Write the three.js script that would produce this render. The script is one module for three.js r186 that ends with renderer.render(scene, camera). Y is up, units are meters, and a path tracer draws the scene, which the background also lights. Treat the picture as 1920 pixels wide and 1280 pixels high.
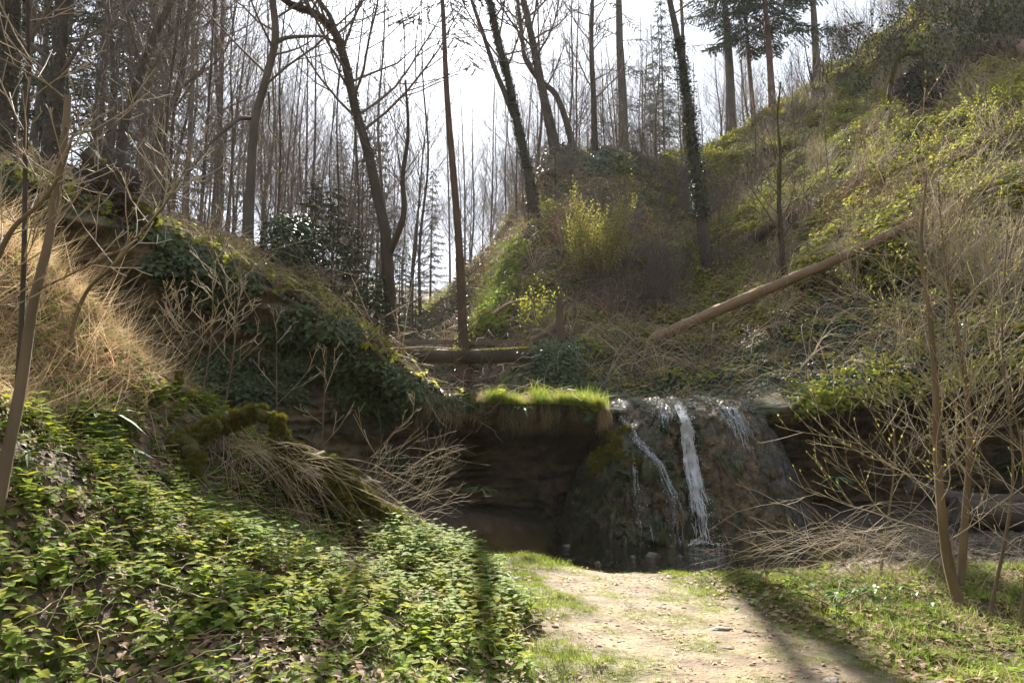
import * as THREE from 'three';
import { mergeGeometries, mergeVertices } from 'three/addons/utils/BufferGeometryUtils.js';
import { ImprovedNoise } from 'three/addons/math/ImprovedNoise.js';

// ------------------------------------------------------------------ camera, sky, sun, exposure
const PITCH = 8 * Math.PI / 180, EYE = 1.6, FPX = 640 / Math.tan(26.5 * Math.PI / 180);
const scene = new THREE.Scene();
const camera = new THREE.PerspectiveCamera(53, 1024 / 682, 0.1, 800);
camera.position.set(0, EYE, 0); camera.rotation.x = PITCH;
const renderer = new THREE.WebGLRenderer({ antialias: true });
renderer.setSize(1024, 682);
renderer.toneMapping = THREE.LinearToneMapping;
renderer.toneMappingExposure = 4.5;
renderer.shadowMap.enabled = true;
function at(px, py, d) {                       // the point at distance d (metres along -z) on the sight line of a photo pixel
  const u = (px - 960) / FPX, v = (640 - py) / FPX, c = Math.cos(PITCH), s = Math.sin(PITCH);
  const t = d / (c - v * s);
  return new THREE.Vector3(u * t, EYE + (v * c + s) * t, -d);
}
const sunDir = at(818, -85, 100).sub(camera.position).normalize();
const sun = new THREE.DirectionalLight(new THREE.Color(1, 0.93, 0.82), 5);
sun.position.copy(sunDir).multiplyScalar(120); sun.castShadow = true;
Object.assign(sun.shadow.camera, { left: -60, right: 60, top: 60, bottom: -60, near: 1, far: 300 });
sun.shadow.mapSize.set(4096, 4096);
scene.add(sun); scene.add(sun.target);
{                                               // clear spring sky: blue overhead, pale at the horizon, bright air round the sun
  const w = 512, h = 256, a = new Float32Array(w * h * 4);
  for (let j = 0; j < h; j++) for (let i = 0; i < w; i++) {
    const el = ((j + .5) / h - .5) * Math.PI, az = ((i + .5) / w - .5) * 2 * Math.PI;
    const x = Math.cos(el) * Math.cos(az), y = Math.sin(el), z = Math.cos(el) * Math.sin(az);
    const ang = Math.acos(Math.min(1, x * sunDir.x + y * sunDir.y + z * sunDir.z)) * 180 / Math.PI;
    const k = Math.pow(1 - Math.max(0, y), 3), aur = .5 * Math.exp(-ang / 9) + .2 * Math.exp(-ang / 32);
    const o = (j * w + i) * 4;
    a[o] = .165 + .05 * k + aur * 1.0; a[o + 1] = .19 + .045 * k + aur * .99; a[o + 2] = .24 + .03 * k + aur * .97; a[o + 3] = 1;
  }
  const t = new THREE.DataTexture(a, w, h, THREE.RGBAFormat, THREE.FloatType);
  t.mapping = THREE.EquirectangularReflectionMapping; t.magFilter = t.minFilter = THREE.LinearFilter; t.needsUpdate = true;
  scene.background = t; scene.environment = t;
}
scene.fog = new THREE.FogExp2(new THREE.Color(0.86, 0.89, 0.95), 0.0005);

// ------------------------------------------------------------------ helpers
const V = (x, y, z) => new THREE.Vector3(x, y, z);
function rng(seed) { let a = seed * 2654435761 >>> 0; return () => { a = a + 0x6D2B79F5 | 0; let t = Math.imul(a ^ a >>> 15, 1 | a); t = t + Math.imul(t ^ t >>> 7, 61 | t) ^ t; return ((t ^ t >>> 14) >>> 0) / 4294967296; }; }
const R = rng(77);
const IN = new ImprovedNoise();
const noise = (x, y = 0, z = 0) => IN.noise(x + 31.7, y + 17.3, z + 53.1);
function fbm(x, y, z, o = 4) { let s = 0, a = .5; for (let i = 0; i < o; i++) { s += a * noise(x, y, z); x *= 2.03; y *= 2.03; z *= 2.03; a *= .5; } return s; }
const clamp = (x, a = 0, b = 1) => Math.min(b, Math.max(a, x));
const sst = (a, b, x) => { const t = clamp((x - a) / (b - a)); return t * t * (3 - 2 * t); };
const lerp = (a, b, t) => a + (b - a) * t;
const mix3 = (a, b, t) => [lerp(a[0], b[0], t), lerp(a[1], b[1], t), lerp(a[2], b[2], t)];
const interp = (tab, x) => { if (x <= tab[0][0]) return tab[0][1]; for (let i = 1; i < tab.length; i++) if (x <= tab[i][0]) { const a = tab[i - 1], b = tab[i]; return lerp(a[1], b[1], (x - a[0]) / (b[0] - a[0])); } return tab[tab.length - 1][1]; };
const smoothInterp = (tab, x, w = .5) => (interp(tab, x - w) + interp(tab, x - w / 2) + interp(tab, x) * 2 + interp(tab, x + w / 2) + interp(tab, x + w)) / 6;
const used = {};
function numbered(n) { const k = used[n] = (used[n] ?? -1) + 1; return k ? `${n}_${String(k).padStart(3, '0')}` : n; }
function tag(o, label, category, group, kind) { o.userData.label = label; o.userData.category = category; if (group) o.userData.group = group; if (kind) o.userData.kind = kind; return o; }
function addMesh(name, geo, mat, parent) { const m = new THREE.Mesh(geo, mat); m.castShadow = m.receiveShadow = true; m.name = parent ? name : numbered(name); (parent || scene).add(m); return m; }
function thing(name, label, category, p = V(0, 0, 0), group) { const g = new THREE.Group(); g.name = numbered(name); g.position.copy(p); scene.add(g); return tag(g, label, category, group); }
function dup(o, label, group) { const c = o.clone(); c.userData = { ...o.userData }; c.name = numbered(o.name.replace(/_\d{3}$/, '')); if (label) c.userData.label = label; if (group) c.userData.group = group; scene.add(c); return c; }

class MB {                                       // collects triangles for one mesh
  constructor(o = V(0, 0, 0)) { this.p = []; this.n = []; this.u = []; this.c = []; this.i = []; this.o = o; this.col = null; }
  get count() { return this.p.length / 3; }
  vert(x, y, z, nx, ny, nz, u, v) { this.p.push(x - this.o.x, y - this.o.y, z - this.o.z); this.n.push(nx, ny, nz); this.u.push(u, v); if (this.col) this.c.push(...this.col); }
  tri(a, b, c) { const n = _a.subVectors(b, a).cross(_b.subVectors(c, a)).normalize(), k = this.count; for (const [q, u, v] of [[a, 0, 0], [b, 1, 0], [c, .5, 1]]) this.vert(q.x, q.y, q.z, n.x, n.y, n.z, u, v); this.i.push(k, k + 1, k + 2); }
  quad(a, b, c, d) { this.tri(a, b, c); this.tri(a, c, d); }
  tube(pts, rad, sides = 6, rough = 0, seed = 0, cap = false) {
    const n = pts.length; if (n < 2) return;
    const t = V(0, 0, 0), x = V(0, 0, 0), y = V(0, 0, 0); let len = 0; const base = this.count;
    for (let k = 0; k < n; k++) {
      t.subVectors(pts[Math.min(n - 1, k + 1)], pts[Math.max(0, k - 1)]).normalize();
      if (k === 0) { x.set(Math.abs(t.y) > .9 ? 1 : 0, Math.abs(t.y) > .9 ? 0 : 1, 0); }
      x.addScaledVector(t, -x.dot(t)); if (x.lengthSq() < 1e-8) x.set(t.y, -t.x, .1); x.normalize(); y.crossVectors(t, x);
      if (k) len += pts[k].distanceTo(pts[k - 1]);
      const r = typeof rad === 'function' ? rad(k / (n - 1)) : typeof rad === 'number' ? rad : rad[k], circ = Math.max(1, Math.round(6.283 * r / .35)) * .35;
      for (let s = 0; s <= sides; s++) {
        const a = s / sides * Math.PI * 2, ca = Math.cos(a), sa = Math.sin(a);
        const rr = rough ? r * (1 + rough * (fbm(ca * 1.6 + seed, sa * 1.6, len * 2.2 + seed * 3, 3) * 2)) : r;
        const nx = x.x * ca + y.x * sa, ny = x.y * ca + y.y * sa, nz = x.z * ca + y.z * sa;
        this.vert(pts[k].x + nx * rr, pts[k].y + ny * rr, pts[k].z + nz * rr, nx, ny, nz, s / sides * circ, len);
      }
    }
    const w = sides + 1;
    for (let k = 0; k < n - 1; k++) for (let s = 0; s < sides; s++) { const a = base + k * w + s; this.i.push(a, a + 1, a + w, a + 1, a + w + 1, a + w); }
    if (cap) for (const [k, dir] of [[0, -1], [n - 1, 1]]) {
      const c = this.count, q = pts[k]; t.subVectors(pts[Math.min(n - 1, k + 1)], pts[Math.max(0, k - 1)]).normalize().multiplyScalar(dir);
      this.vert(q.x, q.y, q.z, t.x, t.y, t.z, 0, 0);
      for (let s = 0; s <= sides; s++) { const b = (base + k * w + s) * 3; this.vert(this.p[b] + this.o.x, this.p[b + 1] + this.o.y, this.p[b + 2] + this.o.z, t.x, t.y, t.z, .1 * Math.cos(s), .1 * Math.sin(s)); }
      for (let s = 0; s < sides; s++) if (dir > 0) this.i.push(c, c + 1 + s, c + 2 + s); else this.i.push(c, c + 2 + s, c + 1 + s);
    }
  }
  geo() {
    const g = new THREE.BufferGeometry();
    g.setAttribute('position', new THREE.Float32BufferAttribute(this.p, 3)); g.setAttribute('normal', new THREE.Float32BufferAttribute(this.n, 3)); g.setAttribute('uv', new THREE.Float32BufferAttribute(this.u, 2));
    if (this.c.length) g.setAttribute('color', new THREE.Float32BufferAttribute(this.c, 3));
    g.setIndex(this.i); return g;
  }
  mesh(name, mat, parent) { return this.i.length ? addMesh(name, this.geo(), mat, parent) : null; }
}
const _a = V(0, 0, 0), _b = V(0, 0, 0), _m = new THREE.Matrix4(), _q = new THREE.Quaternion(), _q2 = new THREE.Quaternion(), UP = V(0, 1, 0);
const smooth = (pts, n) => new THREE.CatmullRomCurve3(pts, false, 'centripetal').getSpacedPoints(n);
const P = (list) => list.map(([x, y, d]) => at(x, y, d));

// tileable noise textures
function tileNoise(seed, px, py) {
  const r = rng(seed), g = Array.from({ length: px * py }, () => r());
  const f = (t) => t * t * (3 - 2 * t);
  return (u, v) => { const x = u * px, y = v * py, i = Math.floor(x), j = Math.floor(y), a = f(x - i), b = f(y - j), q = (i, j) => g[((j % py) + py) % py * px + ((i % px) + px) % px]; return lerp(lerp(q(i, j), q(i + 1, j), a), lerp(q(i, j + 1), q(i + 1, j + 1), a), b); };
}
function tex(size, fn, srgb = false, repeat = 1) {
  const d = new Uint8Array(size * size * 4);
  for (let j = 0; j < size; j++) for (let i = 0; i < size; i++) { const c = fn(i / size, j / size), o = (j * size + i) * 4; for (let k = 0; k < 3; k++) d[o + k] = clamp((Array.isArray(c) ? c[k] : c)) * 255; d[o + 3] = 255; }
  const t = new THREE.DataTexture(d, size, size); t.wrapS = t.wrapT = THREE.RepeatWrapping; t.magFilter = THREE.LinearFilter; t.minFilter = THREE.LinearMipmapLinearFilter; t.generateMipmaps = true;
  if (srgb) t.colorSpace = THREE.SRGBColorSpace; t.repeat.set(repeat, repeat); t.needsUpdate = true; return t;
}
const layers = (seed, ...sizes) => { const f = sizes.map(([x, y], k) => tileNoise(seed + k, x, y)); return (u, v) => { let s = 0, a = .5, w = 0; for (const g of f) { s += a * g(u, v); w += a; a *= .62; } return s / w; }; };
const barkN = layers(5, [9, 2], [22, 5], [60, 12], [128, 40]);
const barkBump = tex(256, (u, v) => clamp(barkN(u, v) * 1.6 - .3));
const barkCol = tex(256, (u, v) => { const k = barkN(u, v); return [.45 + .55 * k, .44 + .54 * k, .42 + .52 * k]; });
const grainN = layers(15, [7, 7], [19, 19], [53, 53], [128, 128]);
const grainBump = tex(512, (u, v) => grainN(u, v));
const grainCol = tex(512, (u, v) => { const k = clamp(grainN(u, v) * 2.2 - .6); return [.5 + .5 * k, .49 + .5 * k, .47 + .5 * k]; });
const woodN = layers(25, [3, 1], [40, 2], [90, 6]);
const woodCol = tex(256, (u, v) => { const k = woodN(u, v); return [.5 + .5 * k, .48 + .5 * k, .45 + .5 * k]; });
const rippleN = layers(35, [6, 6], [14, 14], [31, 31], [64, 64]);
const ripple = tex(512, (u, v) => rippleN(u, v));
const col = (r, g, b) => new THREE.Color().setRGB(r, g, b);
const std = (c, rough, o = {}) => new THREE.MeshStandardMaterial({ color: col(...c), roughness: rough, ...o });
const leafMat = (c, t = .5, coat = 0, o = {}) => new THREE.MeshPhysicalMaterial({ color: col(...c), roughness: 1, transmission: t, thickness: 0, side: THREE.DoubleSide, specularIntensity: .22, clearcoat: coat, clearcoatRoughness: .4, ...o });
const dull = (c, rough = .9) => std(c, rough, { side: THREE.DoubleSide });
const M = {
  barkGrey: std([.17, .145, .115], .9, { map: barkCol, bumpMap: barkBump, bumpScale: .02 }),
  barkDark: std([.115, .092, .068], .95, { map: barkCol, bumpMap: barkBump, bumpScale: .025 }),
  barkRed: std([.19, .125, .085], .95, { map: barkCol, bumpMap: barkBump, bumpScale: .025 }),
  barkYoung: std([.24, .175, .095], .75, { map: barkCol, bumpMap: barkBump, bumpScale: .004 }),
  twig: std([.16, .125, .095], .85), twigPale: std([.40, .32, .21], .7), twigRed: std([.19, .11, .075], .8),
  straw: leafMat([.70, .57, .38], .3), strawStem: std([.40, .30, .18], .8), deadLeaf: dull([.20, .125, .06], .75),
  deadFrond: leafMat([.42, .23, .11], .4),
  logPale: std([.34, .235, .145], .9, { map: woodCol, bumpMap: barkBump, bumpScale: .015 }),
  timber: std([.21, .17, .13], .85, { map: woodCol, bumpMap: barkBump, bumpScale: .004 }),
  moss: std([.085, .078, .017], 1, { bumpMap: grainBump, bumpScale: .05 }), mossLeaf: leafMat([.19, .175, .025], .3),
  nettle: leafMat([.19, .265, .03], .55, .08), nettleYoung: leafMat([.36, .38, .03], .6, .05), nettleStem: std([.11, .15, .05], .7),
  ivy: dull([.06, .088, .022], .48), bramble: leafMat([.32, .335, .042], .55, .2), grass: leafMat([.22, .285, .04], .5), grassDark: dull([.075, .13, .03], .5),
  fern: dull([.065, .13, .03], .6), needle: dull([.075, .095, .04], .6), bud: leafMat([.40, .38, .08], .5), redLeaf: leafMat([.32, .12, .05], .45),
  stone: std([.27, .235, .185], .85, { map: grainCol, bumpMap: grainBump, bumpScale: .01 }), wetStone: std([.14, .11, .08], .25, { map: grainCol, bumpMap: grainBump, bumpScale: .01 }),
};

// ------------------------------------------------------------------ lie of the land
function tps(points) {                           // thin-plate surface through [x, d, y]
  const n = points.length, N = n + 3, A = Array.from({ length: N }, () => new Float64Array(N + 1));
  const U = (r2) => r2 < 1e-9 ? 0 : r2 * Math.log(r2);
  for (let i = 0; i < n; i++) {
    for (let j = 0; j < n; j++) A[i][j] = U((points[i][0] - points[j][0]) ** 2 + (points[i][1] - points[j][1]) ** 2) + (i === j ? .6 : 0);
    A[i][n] = A[n][i] = 1; A[i][n + 1] = A[n + 1][i] = points[i][0]; A[i][n + 2] = A[n + 2][i] = points[i][1]; A[i][N] = points[i][2];
  }
  for (let k = 0; k < N; k++) {
    let m = k; for (let i = k + 1; i < N; i++) if (Math.abs(A[i][k]) > Math.abs(A[m][k])) m = i;
    [A[k], A[m]] = [A[m], A[k]];
    for (let i = k + 1; i < N; i++) { const f = A[i][k] / A[k][k]; if (f) for (let j = k; j <= N; j++) A[i][j] -= f * A[k][j]; }
  }
  const w = new Float64Array(N);
  for (let k = N - 1; k >= 0; k--) { let s = A[k][N]; for (let j = k + 1; j < N; j++) s -= A[k][j] * w[j]; w[k] = s / A[k][k]; }
  return (x, d) => { let s = w[n] + w[n + 1] * x + w[n + 2] * d; for (let i = 0; i < n; i++) { const r2 = (x - points[i][0]) ** 2 + (d - points[i][1]) ** 2; if (r2 > 1e-9) s += w[i] * r2 * Math.log(r2); } return s; };
}
const ctl = (px, py, d) => { const p = at(px, py, d); return [p.x, d, p.y]; };
const brinkTab = [[-60, -30], [-30, -8], [-14, 3.4], [-9, 7.5], [-7.2, 9.2], [-5.3, 10.3], [-3.6, 11], [-2, 11.7], [-.6, 12.3], [1.4, 12.35], [2, 12.7], [4.8, 12.8], [6, 12.6], [8, 12.2], [11, 11.5], [14, 10.3], [18, 6], [30, -8], [60, -30]];
const topTab = [[-14, 6.6], [-9, 5.7], [-7.2, 5.15], [-5.3, 4.65], [-3.6, 3.85], [-2.2, 3.15], [-1.85, 2.4], [-.6, 2.22], [1.2, 2.2], [2, 2.1], [4.8, 2.1], [6, 2.35], [8, 2.75], [11, 3.5], [14, 4.6], [18, 6]];
const bD = (x) => smoothInterp(brinkTab, x, .7);
const past = (x, d) => { const e = .2, m = (bD(x + e) - bD(x - e)) / (2 * e); return (d - bD(x)) / Math.hypot(1, m); };   // metres behind the brink
const upPts = [
  [-14, 4, 6.7], [-9, 8, 5.8], [-7.2, 9.8, 5.3], [-5.3, 11, 4.75], [-3.6, 11.7, 4.0], [-2.4, 12.3, 3.2], [-1.7, 12.8, 2.3], [-.6, 13, 2.15], [1.2, 13, 2.2], [2, 13.3, 2.12], [4.8, 13.4, 2.12], [6, 13.2, 2.6], [8, 12.8, 3.1], [11, 12.2, 4.2], [14, 11, 5.4], [18, 7, 6.8],
  [2.6, 14.2, 2.1], [4.2, 14.6, 2.3], [2.2, 16, 2.15], [-.4, 15, 2.05], [-1.8, 15, 2.1], [-1.4, 17.5, 2.2], [.8, 17.5, 2.3], [-1.6, 20, 2.5], [-.8, 21, 2.7], [-1.5, 25, 3.6], [-3, 30, 5], [-4, 40, 8],
  ctl(1240, 640, 22.5), ctl(1480, 541, 20), ctl(1560, 512, 18.9), ctl(1690, 465, 17.4), ctl(1560, 650, 15.5), ctl(1900, 600, 12.8), ctl(1900, 300, 17.4), ctl(1900, 100, 24.4), ctl(1750, 200, 25.5), ctl(1600, 300, 26.5), ctl(1600, 200, 33), ctl(1600, 115, 42), ctl(1700, 60, 36), ctl(1450, 300, 33), ctl(1450, 220, 39), ctl(1400, 400, 28), ctl(1300, 300, 41), ctl(1300, 450, 31), ctl(1400, 600, 20), ctl(1130, 555, 22.5), ctl(1130, 430, 28), ctl(1170, 292, 37), ctl(1040, 296, 36), ctl(1010, 400, 28.5), ctl(945, 500, 25.5), ctl(900, 600, 22.4), ctl(1010, 630, 19.5), ctl(845, 640, 23), ctl(1400, 680, 16.5), ctl(1150, 655, 19), ctl(1750, 400, 17.8), ctl(1300, 560, 24.5),
  [-5, 13, 4.95], [-3.3, 13.6, 4.2], [-3.6, 16, 3.9], [-4.2, 20, 3.7], [-6, 20, 5.4], [-10, 14, 6.3], [-12, 20, 8], [-8, 30, 8], [-14, 30, 11], [-20, 20, 12], [-16, 10, 8.5],
  [3, 46, 16], [9, 52, 18], [16, 54, 20.5], [26, 52, 27], [34, 30, 30], [22, 15, 13.5], [24, 8, 10], [-2, 60, 13], [-22, 60, 18], [22, 65, 24], [0, 110, 22], [-60, 60, 26], [60, 60, 36], [-80, 120, 32], [80, 120, 40], [-40, 10, 20], [48, 10, 24], [-1, 45, 9.5], [-60, -30, 26], [60, -30, 26]];
const loPts = [
  [0, 0, 0], [2, 4.5, 0], [1.5, 7, 0], [1.2, 8.6, .0], [2.4, 8.4, 0], [1.5, 9.4, -.05], [4.5, 6.8, .02], [7, 9, .12], [8, 11.5, .25], [5, 5, .05], [9, 6, .6], [12, 8, 1.2], [12, 2, 1], [5, 1, .05], [0, -8, -.1], [-6, -8, 1], [8, -8, .3], [3, 2, 0], [.4, 4.4, .04], [4, 13.5, 0], [0, 13.5, .1], [7, 13.5, .3], [5.4, 9.6, .03], [10, 13, .5],
  ctl(0, 900, 6), ctl(0, 1280, 3.6), ctl(300, 900, 7), ctl(600, 1000, 7.5), ctl(800, 1000, 9), ctl(900, 1060, 8), ctl(640, 1270, 4.2), ctl(460, 870, 8), ctl(420, 765, 8.9), ctl(270, 685, 7.7), ctl(150, 595, 7.1), ctl(60, 520, 6.7), ctl(0, 430, 6.6), ctl(0, 700, 5.7), ctl(100, 830, 6), ctl(190, 780, 6.4), ctl(-200, 420, 5.2), ctl(-300, 800, 4), ctl(300, 770, 7.4), ctl(620, 930, 9.5), ctl(400, 1100, 5),
  [-5.4, 8.8, 2.4], [-4, 10, 1.7], [-2.4, 11, .8], [-7, 7, 4], [-12, 2, 6], [-9, 5, 4.8], [-6, 2, 2.2], [-4, 0, .9], [-.8, 10.4, .1], [-1.6, 12.6, .4], [-4, 12, 1.8], [-20, -10, 10], [24, -10, 5]];
const upFit = tps(upPts), loFit = tps(loPts);
const pathMask = (x, d) => { const l = interp([[0, .3], [4.46, .6], [7.3, .4], [9.4, .3]], d), r = interp([[0, 3.1], [4.46, 2.6], [5.7, 2.4], [7.1, 2.05], [8.4, 1.8], [9.4, 1.4]], d), n = fbm(x * .9, d * .9, 3, 3) * .9; return sst(-.35, .35, x - l + n) * sst(-.35, .35, r - x + n) * sst(9.3, 8.6, d); };
const poolMask = (x, d) => { const e = Math.hypot((x - 2.05) / 3.5, (d - 11.05) / 2.6) + fbm(x * .8, d * .8, 8, 3) * .25; return sst(1.02, .72, e); };
function Hlo(x, d) { const p = pathMask(x, d); return loFit(x, d) + fbm(x * .7, d * .7, 1, 4) * .22 * (1 - p) + fbm(x * 3, d * 3, 2, 3) * (.07 - .05 * p) - .42 * poolMask(x, d); }
function Hup(x, d) { const f = sst(18, 40, d); return upFit(x, d) + (fbm(x * .45, d * .45, 4, 4) * (.8 + f) + fbm(x * 1.1, d * 1.1, 24, 3) * .35) * sst(-.2, 2.5, past(x, d)) * sst(1.9, 3.4, upFit(x, d)) + fbm(x * 2.2, d * 2.2, 5, 3) * .16 - .12 * 0; }
const STEP = 2.0;
function ground(x, d) { const s = past(x, d); if (s < 0) return Hlo(x, d); return Hup(x, d); }   // the surface one can stand on
function terrain(x, d) { const s = past(x, d); return s < STEP ? Hlo(x, d) : s > STEP + .25 ? Hup(x, d) : lerp(Hlo(x, d), Hup(x, d), (s - STEP) / .25); }
const normalAt = (x, d, f = ground) => { const e = .12; return V(f(x - e, d) - f(x + e, d), 2 * e, f(x, d + e) - f(x, d - e)).normalize(); };  // z = -d
function toPx(p) { const q = p.clone().applyMatrix4(camera.matrixWorldInverse); return q.z > -.2 ? null : [960 + FPX * q.x / -q.z, 640 - FPX * q.y / -q.z, -q.z]; }
camera.updateMatrixWorld(true);
const inView = (p, m = 220) => { const q = toPx(p); return q && q[0] > -m && q[0] < 1920 + m && q[1] > -m && q[1] < 1280 + m; };
{
  const axis = (a) => { const o = []; for (const [from, to, step] of a) for (let x = from; x < to - 1e-6; x += step) o.push(x); o.push(a[a.length - 1][1]); return o; };
  const xs = axis([[-220, -40, 20], [-40, -14, 1.3], [-14, -6.6, .2], [-6.6, 8, .075], [8, 14, .14], [14, 30, .5], [30, 220, 19]]);
  const ds = axis([[-220, -20, 20], [-20, -2, 1.5], [-2, 2.4, .22], [2.4, 13.2, .075], [13.2, 22, .13], [22, 36, .3], [36, 80, 1.5], [80, 260, 18]]);
  const p = [], c = [], u = [], ix = [], w = xs.length;
  const soil = [.105, .075, .05], litter = [.15, .10, .065], path = [.25, .192, .118], mud = [.20, .145, .09], bed = [.30, .20, .10], green = [.085, .10, .035], gravel = [.15, .125, .09];
  for (const d of ds) for (const x of xs) {
    const s = past(x, d), y = terrain(x, d); p.push(x, y, -d); u.push(x, d);
    const n = fbm(x * 1.3, d * 1.3, 11, 4), m = fbm(x * 5, d * 5, 12, 3);
    let k = mix3(soil, litter, clamp(.5 + n * 1.6 + m));
    k = mix3(k, green, clamp(.3 + fbm(x * .9, d * .9, 14, 3) * 2) * .55);
    if (x < -3.6 && s < -.4) k = mix3(k, [.33, .25, .16], sst(1.5, 2, y + n) * .8);
    if (s < STEP) { const pm = pathMask(x, d); k = mix3(k, mix3(mud, path, clamp(.6 + n * 1.8 + m * 1.6)), pm); k = mix3(k, gravel, clamp(sst(3.6, 5, x) * sst(8.2, 9.2, d) * (.8 + n))); k = mix3(k, bed, poolMask(x, d)); }
    if (s < 0) k = mix3(k, [.17, .18, .06], clamp(fbm(x * 1.6, d * 1.6, 44, 3) * 2.2 + .12 + .5 * (1 - pathMask(x, d))) * sst(-1.2, -.2, x) * sst(3.3, 2.5, x) * (1 - poolMask(x, d)) * .75);
    c.push(...k);
  }
  for (let j = 0; j < ds.length - 1; j++) for (let i = 0; i < w - 1; i++) { const a = j * w + i; ix.push(a, a + 1, a + w, a + 1, a + w + 1, a + w); }
  const g = new THREE.BufferGeometry(); g.setAttribute('position', new THREE.Float32BufferAttribute(p, 3)); g.setAttribute('color', new THREE.Float32BufferAttribute(c, 3)); g.setAttribute('uv', new THREE.Float32BufferAttribute(u, 2)); g.setIndex(ix); g.computeVertexNormals();
  tag(addMesh('ground', g, new THREE.MeshStandardMaterial({ vertexColors: true, roughness: .95, map: grainCol, bumpMap: grainBump, bumpScale: .035 })), 'wooded valley floor and slopes with a trodden path to the pool', 'ground', null, 'structure');
}

// ------------------------------------------------------------------ sandstone cliff band with its overhangs
const undercut = (x) => smoothInterp([[-14, .3], [-6, .45], [-3.4, .55], [-2.2, .8], [-1.2, 1.55], [1.6, 1.6], [5, 1.3], [6, 1.5], [11, 1.6], [14, 1.2]], x, .5);
function brinkFrame(x) { const e = .25, m = (bD(x + e) - bD(x - e)) / (2 * e), l = Math.hypot(1, m); return { p: V(x, 0, -bD(x)), n: V(m / l, 0, 1 / l) }; }   // n points out, to the open side
function cliffPoint(x, t) {                      // t 0..0.2 top, 0.2..1 face
  const { p, n } = brinkFrame(x), yt = smoothInterp(topTab, x, .4);
  if (t < .2) { const back = -2.7 * (1 - t / .2), q = p.clone().addScaledVector(n, back); q.y = Math.max(lerp(Hup(q.x, -q.z), yt, sst(-.7, 0, back)), -9) + .03; q.y += fbm(q.x * 2, q.z * 2, 9, 3) * .12 * sst(-2.6, -1.8, back); return q; }
  const k = (t - .2) / .8, yb = Hlo(x, bD(x) + undercut(x)) - .35, y = lerp(yt, yb, k), U = undercut(x);
  const h = yt - y, warp = y + fbm(x * .35, y * .4, 2, 2) * .5;
  const strata = (noise(x * .5, warp * 3.1, 3) * .6 + Math.abs(noise(x * 1.1, warp * 6.5, 7)) * .8 - .25 + noise(x * 2.6, y * 2.6, 5) * .55 + fbm(x * 6, y * 9, 6, 3) * .5) * .27;
  let off = .05 * Math.sin(Math.min(1, h / .2) * Math.PI) - U * sst(.18, .95 + .5 * noise(x * .7, 4), h) + strata * sst(0, .25, h);
  off += .25 * sst(.7, 1, k) * (x < -2 ? 1 : 0);
  return p.addScaledVector(n, off).setY(y);
}
{
  const p = [], c = [], u = [], ix = [], nx = 430, nt = 130;
  for (let i = 0; i <= nx; i++) for (let j = 0; j <= nt; j++) {
    const x = lerp(-13, 15, i / nx), t = j / nt, q = cliffPoint(x, t); p.push(q.x, q.y, q.z); u.push(x * 1.05, q.y + (t < .2 ? -q.z : 0));
    const a = fbm(x * .8, q.y * 2.6, q.z * .6, 4), b = fbm(x * 3, q.y * 5, 7, 3);
    let k = mix3([.15, .118, .075], [.25, .19, .105], clamp(.45 + a * 2.2)); k = mix3(k, [.085, .072, .055], clamp(.15 + b * 2.2)); k = mix3(k, [.07, .085, .03], clamp(fbm(x * 1.1, q.y * 1.2, 21, 3) * 2.4 + (t < .24 ? .6 : -.05)));
    c.push(...k);
  }
  for (let i = 0; i < nx; i++) for (let j = 0; j < nt; j++) { const a = i * (nt + 1) + j; ix.push(a, a + 1, a + nt + 1, a + 1, a + nt + 2, a + nt + 1); }
  const g = new THREE.BufferGeometry(); g.setAttribute('position', new THREE.Float32BufferAttribute(p, 3)); g.setAttribute('color', new THREE.Float32BufferAttribute(c, 3)); g.setAttribute('uv', new THREE.Float32BufferAttribute(u, 2)); g.setIndex(ix); g.computeVertexNormals();
  tag(addMesh('rock_cliff', g, new THREE.MeshStandardMaterial({ vertexColors: true, roughness: .9, map: grainCol, bumpMap: grainBump, bumpScale: .05, side: THREE.DoubleSide })), 'undercut band of layered brown sandstone across the valley', 'cliff', null, 'structure');
}

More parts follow.
